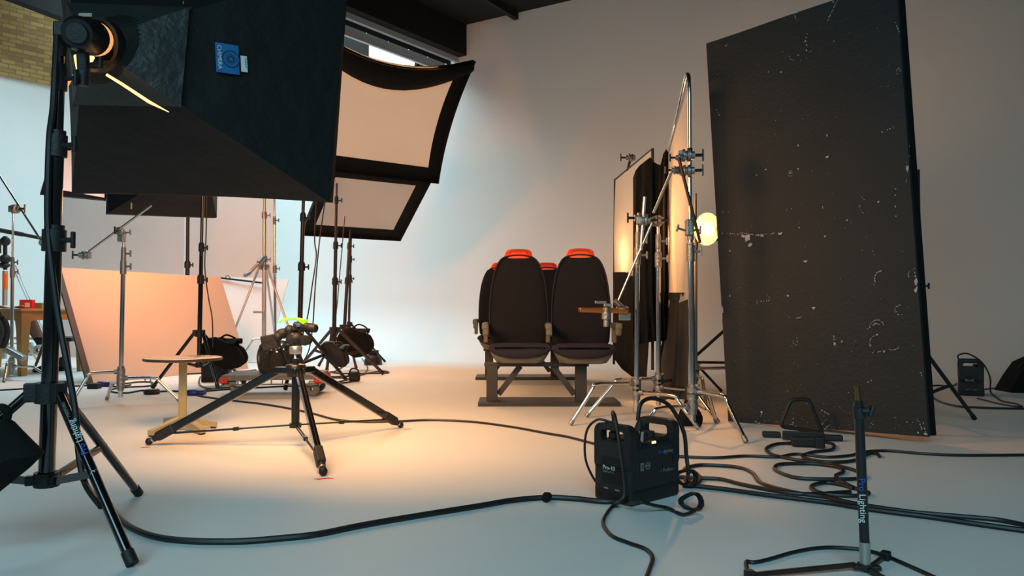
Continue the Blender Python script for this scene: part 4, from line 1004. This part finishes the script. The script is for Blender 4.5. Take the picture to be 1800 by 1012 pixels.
def arc(cx, cy, r, a0, a1, w_=1.0, gaps=.25, sx=.8):
    n = int(abs(a1-a0)*r/2.2)
    for k in range(n):
        if rnd.random() < gaps: continue
        a = a0+(a1-a0)*k/n; chip(cx+r*sx*math.cos(a)+rnd.uniform(-.3, .3), cy-r*math.sin(a)+rnd.uniform(-.3, .3), w_+rnd.random()*.9, w_+rnd.random()*.9, 5)
for A_ in ((1550, 490, 14, 1.6, 3.9), (1582, 546, 10, 1.4, 3.6), (1543, 580, 18, .6, 2.8), (1540, 603, 13, 1.8, 4.0), (1604, 483, 8, 1.5, 3.8), (1522, 363, 12, 3.0, 4.6), (1345, 528, 12, .2, 1.2), (1338, 530, 8, 2.5, 4.0), (1570, 595, 20, 4.3, 5.6), (1395, 98, 8, 3.3, 5.2), (1424, 86, 6, 4.2, 6.0), (1390, 305, 5, 0, 6), (1582, 126, 6, 1.5, 4.5), (1400, 600, 6, 3.0, 5.5), (1470, 392, 9, 1.2, 2.4)):
    arc(*A_)
for k in range(130): chip(rnd.uniform(1262, 1610), rnd.uniform(40, 745), rnd.uniform(.5, 1.6), rnd.uniform(.5, 1.6), 5)
for k in range(60): chip(rnd.choice((1350, 1395, 1450, 1520, 1600))+rnd.uniform(-28, 28), 752-abs(rnd.gauss(0, 16)), rnd.uniform(.5, 1.8), rnd.uniform(.5, 2.4), 5)
chips.build('front_panel', [M['scuff'], mat('bare_white_scuff', rgb(172, 172, 168), .7)], vb)
light_stand('light_stand', 'black tripod stand bracing the scuffed board from behind its right edge', (2.66, 5.02), (2.50, 4.72, 1.6),
    [G(1713, 738), G(1641, 764), V(2.30, 5.62, 0)], .47, .2, .018, 'matt', (.9,), legr=.013, bottom=.17)

# ================================================================ diffusion frames and cloths on the right
def cloth_rows(name, label, rows, m, dep, folds=5, amp=.02, cat='cloth', n=26, th=.004, ph=0):
    ys = []
    R = []
    for i in range(len(rows)-1):
        y0, l0, r0 = rows[i]; y1, l1, r1 = rows[i+1]; k = 5
        for q in range(k):
            t = q/k; R.append((y0+(y1-y0)*t, l0+(l1-l0)*t, r0+(r1-r0)*t))
    R.append(rows[-1]); g = []
    for i, (y, l, r) in enumerate(R):
        row = []
        for j in range(n+1):
            s = j/n; Y = dep[0]+(dep[1]-dep[0])*s
            p = P(l+(r-l)*s, y, Y); a = amp*(.4+.6*i/len(R))
            p += V(.25*a*math.cos(s*folds*6.28+ph), a*math.sin(s*folds*6.28+ph+.3*math.sin(i*.35)), 0); row.append(p)
        g.append(row)
    b = MB(); b.grid(g, th, (.0, 1, 0)); base = g[-1][n//2]
    return tag(b.build(name, M[m], None, base), label, cat)
fr = thing('diffusion_frame', 'tall chrome tube frame with frosted sheet, nearer of the two by the lamp', 'diffusion frame', (1.2, 5.6, 0))
a0_ = P(1213, 700, 4.86); a1_ = P(1212, 146, 4.86); b1_ = P(1173, 272, 6.3); b0_ = P(1178, 690, 6.3)
m = MB(); m.path([a0_, P(1213, 420, 4.86), P(1212, 170, 4.86)]+smooth_pts([P(1211.5, 155, 4.86), P(1210.5, 134, 4.88), P(1207, 131, 4.98), P(1204, 142, 5.06)], 5)+[P(1190, 203, 5.55), b1_, b0_], .0125, 12)
m.build('tube_frame', M['chrome'], fr)
m = MB(); rows = []
for i in range(13):
    t = i/12; r_ = []
    for j in range(13):
        s = j/12; top_ = P(1210, 150, 4.90).lerp(P(1174, 276, 6.25), s); bot_ = P(1211, 525, 4.90).lerp(P(1175, 540, 6.25), s)
        p = top_.lerp(bot_, t); p += V(.035*math.sin(s*9.0)*math.sin(math.pi*t), 0, 0); r_.append(p)
    rows.append(r_)
m.grid(rows); m.build('frosted_sheet', M['silk'], fr)
for z in (1.75, 1.15):
    m = MB(); p = V(a1_.x, a1_.y, z); m.tube(p-V(0, 0, .012), p+V(0, 0, .012), .0165, n=12); m.build('joint_sleeve', M['rubber'], fr)
f2_ = thing('diffusion_frame', 'rear frosted diffusion frame between the seats and black drape', 'diffusion frame', (1.05, 6.8, 0))
m = MB(); rows = []
for i in range(13):
    t = i/12; r_ = []
    for j in range(9):
        s = j/8; top_ = P(1146, 262, 6.1).lerp(P(1082, 316, 7.4), s); bot_ = P(1146, 488, 6.1).lerp(P(1080, 482, 7.4), s)
        p = top_.lerp(bot_, t)+V(.03*math.sin(s*6)*math.sin(math.pi*t), 0, 0); r_.append(p)
    rows.append(r_)
m.grid(rows); m.build('frosted_sheet', M['silk'], f2_)
m = MB(); m.path([P(1147, 650, 6.1), P(1147, 262, 6.1), P(1081, 316, 7.42), P(1079, 640, 7.42)], .012, 10); m.build('tube_frame', M['matt'], f2_)
m = MB(); m.tube(P(1103, 300, 6.9), P(1107, 283, 6.9), .012); m.build('top_spigot', M['matt'], f2_)
gh_ = grip_head(P(1106, 277, 6.85), (-1, -.1, 0), f2_, 'grip_head', 1.1)
cloth_rows('black_cloth', 'black cloth hanging below the rear frosted sheet, right beside the seats',
    [(478, 1077, 1146), (560, 1079, 1143), (600, 1080, 1140), (632, 1080, 1138), (648, 1092, 1137), (662, 1110, 1136)], 'duve', (7.36, 6.12), 4, .018)
cols = [(1113, 312, 592, 6.05), (1117, 300, 600, 6.0), (1124, 291, 604, 5.95), (1134, 283, 603, 5.9), (1143, 276, 601, 5.86), (1149, 284, 600, 5.92), (1155, 288, 599, 5.88), (1161, 290, 599, 5.82), (1166, 270, 600, 5.85), (1171, 262, 598, 5.88), (1175, 268, 596, 5.9)]
g = []
for i in range(25):
    t = i/24; row = []
    for j in range(len(cols)*4-3):
        k = min(j//4, len(cols)-2); s = j/4-k; c0_, c1_ = cols[k], cols[k+1]; x, yt, yb, Y = [c0_[q]+(c1_[q]-c0_[q])*s for q in range(4)]
        row.append(P(x, yt+(yb-yt)*t, Y+.03*math.sin(j*.9+1.5*math.sin(t*4))*(.5+.5*t)))
    g.append(row)
b = MB(); b.grid(g, .004, (0, 1, 0)); tag(b.build('black_cloth', M['duve'], None, g[-1][20]), 'black cloth bunched between the two frosted sheets', 'cloth')
cloth_rows('grey_cloth', 'dark grey cloth hanging below the nearer frosted sheet to the floor',
    [(514, 1171, 1209), (530, 1177, 1209), (560, 1172, 1210), (600, 1167, 1211), (640, 1160, 1212), (680, 1151, 1213), (702, 1148, 1214)], 'greycloth', (5.95, 5.05), 3, .025)
# three chrome stands
s3 = c_stand('c_stand', 'rightmost chrome stand under the frosted frame, leg in front of black board', (1.09, 4.65), P(1212, 300, 4.68),
    [G(1311, 779), G(1259, 744), G(1118, 766)], hz=(.245, .215, .155), joints=(1.12, 1.25), r=.019, span=.27)
grip_head(P(1210, 273, 4.68), (1, -.1, 0), s3, s=1.25); grip_head(P(1211, 300, 4.66), (1, -.25, 0), s3, s=1.15); grip_head(P(1186, 299, 4.66), (-1, -.1, 0), s3, s=.8); grip_head(P(1194, 277, 4.66), (-1, 0, 0), s3, s=.8)
rod(P(1193, 277, 4.6), P(1231, 427, 4.6), .010, s3, mt='bronze'); rod(P(1181, 300, 4.7), P(1149, 374, 4.85), .009, s3)
m = MB(); knob(m, P(1204, 405, 4.66), (-1, -.2, .3), .05); m.box(P(1212, 400, 4.66), (.05, .05, .1), None, .008); m.build('side_casting', M['cast'], s3)
s1_ = c_stand('c_stand', 'leftmost chrome stand beside the front right seat, holding the small tray', (.807, 5.0), P(1121, 395, 5.0),
    [G(1003, 748), G(1227, 755), V(.88, 5.50, 0)], hz=(.26, .20, .23), joints=(1.12, 1.22), r=.0165, span=.28)
grip_head(P(1124, 383, 4.96), (-1, -.1, 0), s1_, s=1.1); grip_head(P(1134, 387, 4.93), (1, -.1, 0), s1_, s=1.1); rod(P(1133, 346, 4.93), P(1127, 440, 4.93), .010, s1_); rod(P(1146, 392, 4.92), P(1087, 528, 4.95), .0075, s1_)
m = MB()
for k in range(9): m.box(P(1122, 478-9*k, 4.975)+V(0, -.0, 0), (.012, .003, .010), None)
m.build('worn_sticker', M['greyprint'], s1_)
s2_ = c_stand('c_stand', 'middle chrome stand of the three in front of the black drape', (1.018, 5.35), P(1157, 395, 5.35),
    [G(1031, 734), V(1.33, 4.98, 0), V(1.30, 5.75, 0)], hz=(.255, .20, .23), joints=(1.12, 1.24), r=.0175, span=.30)
grip_head(P(1157, 388, 5.3), (.6, -.6, 0), s2_, s=1.2)
m = MB()
for k in range(7): m.box(P(1157, 485-8*k, 5.328), (.014, .003, .008), None)
m.build('worn_sticker', M['greyprint'], s2_)
c_stand('c_stand', 'dark chrome stand behind the nearer frosted frame, curved foot near black board', (1.44, 6.05), P(1222, 340, 6.05),
    [V(1.98, 6.15, 0), V(1.40, 6.6, 0), V(1.42, 5.62, 0)], hz=(.27, .24, .22), joints=(1.3,), r=.017, mt='dull', span=.32)
# tray held off the left chrome stand
ty_ = thing('clamped_tray', 'small copper coloured tray clamped in front of the front right seat', 'tray', P(1060, 548, 4.95))
m = MB(); c = P(1060, 546, 4.95); m.box(c, (.31, .16, .026), Matrix.Rotation(.03, 3, 'Y'), .005); m.box(c+V(-.01, -.07, .012), (.28, .012, .016), None, .003); m.box(c+V(-.01, .07, .012), (.28, .012, .016), None, .003); m.build('tray', M['copper'], ty_)
m = MB(); m.tube(P(1066, 540, 4.86), P(1066, 574, 4.86), .020, n=14); m.tube(P(1066, 549, 4.86), P(1066, 561, 4.86), .030, n=14); m.box(P(1068, 536, 4.86), (.05, .03, .02), None, .004); m.build('clamp', M['cast'], ty_)
m = MB(); m.box(P(1098, 556, 4.92), (.08, .05, .05), None, .008); m.tube(P(1080, 528, 4.92), P(1098, 545, 4.92), .018); m.box(P(1056, 531, 4.86), (.075, .02, .018), None, .005); m.ball(P(1094, 541, 4.88), .025, 12, (1.6, 1, .6)); m.build('grip_knuckle', M['dull'], ty_)
# halogen lamp glowing between frames and board
lamp = thing('halogen_lamp', 'glowing halogen lamp in round dish at the left edge of the black board', 'lamp', P(1246, 404, 5.9))
lc_ = P(1252, 403, 5.92); ax = V(-.80, -.58, -.03).normalized()
m = MB(); m.lathe(lc_, ax, [(0, -.062), (.03, -.062), (.055, -.058), (.10, -.01), (.122, .06), (.125, .065), (.120, .062), (.098, -.005), (.052, -.050), (.028, -.054), (0, -.054)], 40); m.build('dish', mat('lit_dish_lining', (.20, .11, .05, 1), .45, .2), lamp)
m = MB(); m.ball(lc_+ax*.0, .020, 16); m.build('bulb', emit('halogen_bulb', (1, .62, .26, 1), 30), lamp)
m = MB(); m.lathe(lc_, ax, [(0, -.26), (.05, -.26), (.058, -.24), (.058, -.075), (.04, -.065), (0, -.065)], 24); m.build('housing', M['matt'], lamp)
m = MB(); m.path(smooth_pts([lc_-ax*.16+V(0, .07, .0), lc_-ax*.16+V(.02, .05, -.08), lc_-ax*.16+V(0, 0, -.10)]), .01, 8); m.build('yoke', M['matt'], lamp)
pl = bpy.data.lights.new('halogen_light', 'POINT'); pl.energy = 42; pl.color = (1, .42, .14); pl.shadow_soft_size = .035
po = bpy.data.objects.new('halogen_light', pl); COL.objects.link(po); po.parent = lamp; po.location = lc_+ax*.085-lamp.location
light_stand('light_stand', 'black stand behind the black board carrying the glowing halogen lamp', (1.73, 6.10), lc_-ax*.16+V(.0, 0, -.10),
    [G(1155, 689), V(2.1, 6.5, 0), V(2.15, 5.7, 0)], .57, .3, .017, 'matt', (.95,), legr=.013, bottom=.30)
# second lamp behind the black drape
lamp2 = thing('halogen_lamp', 'second halogen lamp hidden behind the bunched black cloth, lighting the rear sheet', 'lamp', (1.30, 7.02, 1.12))
l2 = V(1.235, 7.02, 1.22); ax2 = V(-1, 0, 0)
m = MB(); m.lathe(l2, ax2, [(.03, -.07), (.055, -.06), (.08, -.01), (.09, .04), (.088, .04), (.078, -.005), (.052, -.052), (.028, -.06)], 30); m.lathe(l2, ax2, [(0, -.2), (.05, -.2), (.05, -.07), (0, -.07)], 20); m.build('housing', M['matt'], lamp2)
m = MB(); m.ball(l2, .025, 12); m.build('bulb', emit('halogen_bulb_small', (1, .66, .30, 1), 30), lamp2)
pl = bpy.data.lights.new('halogen_light', 'POINT'); pl.energy = 9; pl.color = (1, .42, .14); pl.shadow_soft_size = .03
po = bpy.data.objects.new('halogen_light', pl); COL.objects.link(po); po.parent = lamp2; po.location = l2+ax2*.04-lamp2.location
light_stand('light_stand', 'black stand behind the bunched black cloth carrying the hidden lamp', (1.40, 7.02), (1.40, 7.02, 1.18),
    [V(1.40, 7.55, 0), V(1.85, 6.8, 0), V(1.22, 6.62, 0)], .5, .2, .016, 'matt', (.8,), legr=.012, bottom=.2)
sandbag('sandbag', 'black sandbag on the floor at the foot of the rightmost chrome stand', P(1213, 735, 4.92), (.14, .13, .15), None)

# ================================================================ power packs and the front floor gear
oP = G(1110, 892); exP = V(.75, .66, 0)
pk, qf = power_pack('power_pack', 'large black power pack on the floor in the foreground, right of centre', oP, exP)
Lk = .30; Wk = .19
m = MB(); plug(m, qf(.035, .115, .245), V(0, 0, 1), .95); plug(m, qf(.10, .05, .232), (.1, .05, 1), 1.1)
m.build('cable_plug', M['rubber'], pk)
m = MB(); m.tube(qf(.092, .03, .232), qf(.085, .02, .275), .010, n=10); m.build('steel_latch', M['chrome'], pk)
cable('pack_cable', 'black cable arching over the near power pack and down its front corner', [qf(.035, .115, .30), qf(.02, .11, .345), qf(-.01, .07, .33), qf(-.02, .045, .26), qf(-.022, .028, .18), qf(-.022, .015, .10), qf(-.03, .01, .045), qf(-.06, .03, .015),
    G(1085, 882, .006), G(1068, 900, .006), G(1060, 920, .006), G(1075, 941, .006), G(1105, 954, .006), G(1135, 965, .006), G(1147, 980, .006), G(1141, 1002, .006), G(1128, 1035, .006)], .0065)
cable('pack_cable', 'black cable arching over the top handle of the near power pack', [qf(.10, .05, .31), qf(.12, .05, .375), qf(.20, .05, .388), qf(.28, .03, .35), qf(.325, .0, .25), qf(.33, -.01, .15), qf(.335, -.015, .08), G(1205, 845, .008), G(1222, 850, .007), G(1231, 842, .007), G(1222, 831, .007), G(1203, 825, .007), G(1224, 818, .007), G(1257, 818, .007), G(1300, 822, .007), G(1322, 831, .007), G(1335, 847, .007), G(1365, 858, .007), G(1408, 868, .007), G(1452, 874, .007), G(1506, 886, .007), G(1600, 900, .007), G(1700, 909, .007), G(1760, 915, .007), G(1830, 930, .007)], .0085)
cable('pack_cable', 'thin black lead curving round the left handle of the near power pack', [qf(.035, .13, .30), qf(.0, .17, .31), qf(-.02, .21, .26), qf(-.01, .225, .15), qf(.03, .21, .06), qf(.08, .20, .02)], .005)
cable('power_cable', 'black cable curving in front of the near power pack towards its right side', [G(1100, 872+14, .02), G(1125, 862+20, .05), G(1150, 872+16, .03), G(1175, 893, .012), G(1200, 904, .008), G(1222, 897, .02)], .0065)
for c_, r_, ti, sl in ((G(1213, 880, .035), .038, .4, 'looped black strap on the floor at the lower right of the near power pack'), (G(1205, 838, .045), .042, 1.2, 'looped black strap against the right side of the near power pack, upper one')):
    st = MB()
    pts = [c_+V(r_*math.cos(a), .02*math.sin(a*2+ti), r_*.75*math.sin(a)) for a in [2*math.pi*k/14 for k in range(14)]]
    st.path(pts, .006, 8, closed=True); st.path([p+V(.008, -.012, .002) for p in pts], .005, 8, closed=True)
    tag(st.build('cable_strap', M['rubber'], None, V(c_.x, c_.y, 0)), sl, 'strap')
cable('floor_cable', 'thick black cable sweeping across the front floor with a fabric knot', [(186, 880), (203, 903), (228, 925), (270, 942), (330, 950), (420, 951), (500, 945), (560, 938), (640, 922), (740, 905), (840, 889), (900, 879), (960, 874), (1010, 876), (1060, 881), (1090, 880)], .0105)
m = MB(); m.ball(G(960, 874, .017), .021, 12, (.8, 1, 1)); m.ball(G(964, 871, .02), .014, 10); tag(m.build('cable_knot', M['duve'], None, G(960, 877)), 'black tape knot on the thick cable in the front floor', 'cable tie')
cable('floor_cable', 'thin black cable winding from the dolly across the floor to the near pack', [(348, 686), (345, 694), (395, 702), (470, 711), (540, 724), (590, 737), (640, 741), (700, 740), (760, 738), (830, 741), (900, 750), (960, 761), (1000, 768), (1046, 780)], .0075)
cable('floor_cable', 'thin black cable crossing the far left floor behind the roller stand', [(-10, 686), (40, 683), (90, 680), (140, 678), (165, 677), (205, 679), (230, 676)], .0075)
cable('floor_cable', 'looped black cable under the chrome stand left of the round table', [(190, 672), (215, 674), (245, 671), (268, 672), (262, 678), (225, 680), (196, 684), (200, 689), (225, 690), (250, 686), (275, 688), (300, 687), (340, 688), (380, 683), (430, 679)], .008)
cable('floor_cable', 'black cable running behind the round table to the small pack', [(255, 668), (257, 656), (262, 660), (270, 686)], .006)
cable('floor_cable', 'pair of long cables lying in front of the leaning board', [(230, 665), (290, 660), (350, 656), (400, 655), (450, 650)], .009)
cable('floor_cable', 'black cable looping out from under the dolly', [(352, 662), (350, 675), (365, 682), (385, 682), (396, 668), (380, 664), (370, 655)], .008)
cable('floor_cable', 'cable passing beneath the platform dolly', [(330, 690), (400, 684), (470, 680), (560, 676)], .008)
cable('floor_cable', 'black cables tangled at the feet of the grouped stands', [(604, 628), (606, 640), (590, 652), (580, 653), (600, 656), (650, 656), (682, 655), (676, 652), (655, 654), (630, 659), (590, 662), (565, 660), (545, 657)], .009)
cable('floor_cable', 'second tangled cable at the feet of the grouped stands', [(540, 664), (600, 664), (620, 669), (600, 673), (594, 671), (615, 666), (640, 656), (646, 645), (636, 630)], .008)
cable('blue_cable', 'pale blue cable lying on the floor right of the platform dolly', [(545, 676), (556, 673), (566, 678), (550, 680), (560, 682), (568, 680)], .006, 'ltblue')
def plugthing(px, py, m_, label, name='cable_connector', L_=.16):
    g = G(px, py, .024); t = MB(); d = V(1, -.06, 0).normalized()
    t.lathe(g-d*L_/2, d, [(0, 0), (.024, 0), (.028, .02), (.028, L_*.45), (.022, L_*.5), (.024, L_*.8), (.012, L_), (0, L_)], 14)
    tag(t.build(name, M[m_], None, G(px, py)), label, 'connector')
plugthing(346, 690, 'blue', 'blue cable connector on the floor right of the round table pedestal'); plugthing(186, 675, 'blue', 'blue cable connector on the floor by the foot of the leaning board')
m = MB(); g = G(267, 688, .022); m.lathe(g+V(0, 0, -.022), (0, 0, 1), [(0, 0), (.06, 0), (.07, .02), (.055, .042), (0, .046)], 18); tag(m.build('inline_switch', M['matt'], None, G(267, 688)), 'round black inline box on the cable under the chrome stand', 'switch')
# right-hand cable nest
cable('floor_cable', 'long thin black cable running across the floor before the black board', [(1192, 802), (1257, 804), (1311, 801), (1365, 803), (1387, 799), (1408, 798), (1452, 803), (1495, 800), (1517, 794), (1560, 792), (1622, 797), (1700, 800), (1830, 799)], .0075)
cable('coiled_cable', 'black cable lying in big loose loops before the black board', [(1398, 779), (1365, 780), (1347, 788), (1354, 797), (1374, 803), (1408, 809), (1452, 814), (1484, 821), (1504, 827), (1520, 835), (1504, 841), (1452, 842), (1398, 839), (1365, 827), (1363, 819), (1378, 815), (1430, 815), (1473, 821), (1482, 829), (1469, 836), (1480, 846), (1504, 858), (1527, 866), (1504, 871), (1452, 868), (1428, 859), (1430, 852), (1452, 848), (1480, 852), (1500, 858)], .0085)
cable('coiled_cable', 'shorter loop of black cable by the low metal cable stand', [(1447, 776), (1465, 781), (1462, 790), (1430, 794), (1411, 801), (1426, 808), (1462, 812), (1501, 809), (1528, 797), (1541, 797), (1546, 802)], .0085)
cable('floor_cable', 'black cable leaving the near power pack and joining the loops', [(1190, 838), (1235, 840), (1268, 842), (1300, 850), (1339, 858), (1387, 866), (1430, 868), (1495, 864)], .0085)
cable('floor_cable', 'thick black cable running from the near power pack to the lower right edge', [(1200, 852), (1224, 854), (1278, 860), (1343, 869), (1408, 877), (1462, 884), (1504, 891), (1560, 899), (1640, 909), (1720, 921), (1830, 936)], .0095)
cable('floor_cable', 'black cable arching over the floor round the small foreground stand', [(1311, 1018), (1313, 1002), (1312, 987), (1325, 988), (1350, 983), (1400, 969), (1450, 962), (1510, 965), (1552, 975), (1600, 995), (1660, 1022)], .006)
cable('floor_cable', 'black cable curving on the floor right of the black board', [(1628, 684), (1645, 702), (1680, 713), (1720, 716), (1800, 718), (1830, 716)], .008)
cable('floor_cable', 'black cable from the black board to the far right power pack', [(1630, 678), (1650, 677), (1672, 678), (1685, 672)], .007)
cable('floor_cable', 'thin cable between the far right power pack and the dark bag', [(1728, 684), (1750, 682), (1778, 682)], .006)
cable('pack_cable', 'thin cable arching over the far right power pack to the floor', [(1687, 634, 6.5), (1684, 625, 6.5), (1700, 621, 6.5), (1722, 633, 6.45), (1735, 650, 6.4), (1741, 668, 6.4), G(1742, 690, .01), G(1760, 704, .007), G(1785, 709, .007), G(1796, 715, .007), G(1760, 710, .007), G(1718, 700, .007)], .0065)
pk3, _ = power_pack('power_pack', 'black power pack on the far right floor beyond the black board', G(1731, 697), (math.sin(.50), math.cos(.50), 0), text_on='tag', s=1.0)
fb = thing('equipment_bag', 'dark wedge shaped bag cut off by the right picture edge', 'bag', G(1810, 690))
m = MB(); gb = G(1778, 690); d_ = V(.97, -.2, 0); rings = []
for x, z in ((0, .03), (.06, .14), (.14, .26), (.3, .34), (.5, .34)):
    rings.append([gb+d_*x+V(0, y, zz) for y, zz in ((-.02, 0), (.24, 0), (.22, z), (.01, z))])
m.loft(rings, smooth=False); m.build('bag_body', M['duve'], fb)
m = MB(); m.path(smooth_pts([gb+d_*.1+V(0, 0, .2), gb+d_*.05+V(0, -.02, .22), gb+d_*.08+V(0, -.02, .26), gb+d_*.2+V(0, 0, .30)]), .006, 6); m.build('strap', M['rubber'], fb)
# metal cable stand with loop handle
ms = thing('cable_stand', 'low black metal cable holder with trapezoid loop before the black board', 'cable holder', G(1410, 772))
g0_ = G(1343, 765); g1_ = G(1480, 770); dx = (g1_-g0_).normalized(); c = G(1408, 768)
m = MB(); dep_ = dx.cross(V(0, 0, 1)); m.box(G(1356, 763, .018), (.10, .05, .03), frame(dep_), .006); m.box(G(1464, 769, .018), (.10, .05, .03), frame(dep_), .006); m.box(G(1412, 766, .035), (.22, .02, .05), frame(dep_), .006); m.build('foot_bar', M['matt'], ms)
lp = [P(1374, 744, 4.5), P(1380, 728, 4.5), P(1387, 710, 4.5), P(1394, 703, 4.5), P(1405, 702, 4.5), P(1416, 702, 4.5), P(1424, 707, 4.5), P(1432, 727, 4.5), P(1441, 750, 4.5), P(1443, 760, 4.5)]
lw = [P(1443, 760, 4.5), P(1420, 756, 4.5), P(1390, 752, 4.5), P(1378, 750, 4.5), P(1374, 744, 4.5)]
m = MB(); m.path(smooth_pts(lp[:-1]+lw[:-1], 4, True), .0115, 10, closed=True); m.build('loop_handle', M['matt'], ms)
m = MB(); m.box(G(1418, 776, .03), (.16, .05, .05), frame(dep_), .01); m.box(G(1440, 777, .03), (.05, .07, .06), frame(dep_), .008); m.build('socket_block', M['rubber'], ms)
# small foreground stand
fp = V(1.013, 2.20, 0)
ss = thing('light_stand', 'short black baby stand with brass spigot in the right foreground', 'light stand', fp)
tp_ = P(1509, 712, 2.2); md = P(1519, 940, 2.2); bt = P(1521, 990, 2.2)
m = MB(); m.tube(P(1520, 958, 2.2), P(1509, 704, 2.2), .0135, n=18); m.build('pole_section', M['black'], ss)
m = MB(); m.tube(P(1521, 998, 2.2), P(1520, 952, 2.2), .0150, n=18); m.build('bare_sleeve', M['alu'], ss)
m = MB(); m.tube(P(1509, 705, 2.2), P(1507.5, 688, 2.2), .0082, n=14); m.tube(P(1507.5, 688, 2.2), P(1507, 684, 2.2), .006, n=12); m.tube(P(1507, 684, 2.2), P(1507, 678, 2.2), .0085, n=14); m.build('brass_spigot', M['brass'], ss)
m = MB(); m.tube(P(1511, 735, 2.2), P(1510, 716, 2.2), .0175, n=16); cl = m.build('collar', M['matt'], ss)
m = MB(); k0 = P(1516, 722, 2.18); m.tube(k0, k0+V(.016, -.006, 0), .006, n=8); m.box(k0+V(.022, -.008, .001), (.014, .018, .036), Matrix.Rotation(.3, 3, 'Y'), .006); m.build('knob', M['matt'], cl)
m = MB(); m.tube(P(1521, 1000, 2.2), P(1521, 990, 2.2), .021, n=14); m.box(P(1523, 996, 2.2), (.075, .03, .012), Matrix.Rotation(-.1, 3, 'Z'), .003); m.build('leg_hub', M['matt'], ss)
for a, e, lb in ((P(1503, 992, 2.20), G(1318, 1010, .014), 'w'), (P(1530, 996, 2.22), G(1557, 976, .014), 'b'), (P(1528, 1002, 2.18), G(1640, 1062, .014), 'r')):
    u = (e-a).normalized(); m = MB(); m.box((a+e)/2, (.011, (e-a).length, .013), frame(u), .002); L = m.build('leg', M['bronze'] if lb == 'w' else M['black'], ss)
    m = MB(); m.box(e, (.026, .026, .026), frame(u), .004); m.build('foot_cap', M['rubber'], L)
zx = (P(1509, 712, 2.2)-P(1520, 950, 2.2)).normalized()
text('Pro', .026, P(1509.5, 840, 2.184), -zx, V(1, 0, 0), M['blueprint'], ss); text('Lighting', .026, P(1510.5, 868, 2.184), -zx, V(1, 0, 0), M['white'], ss)
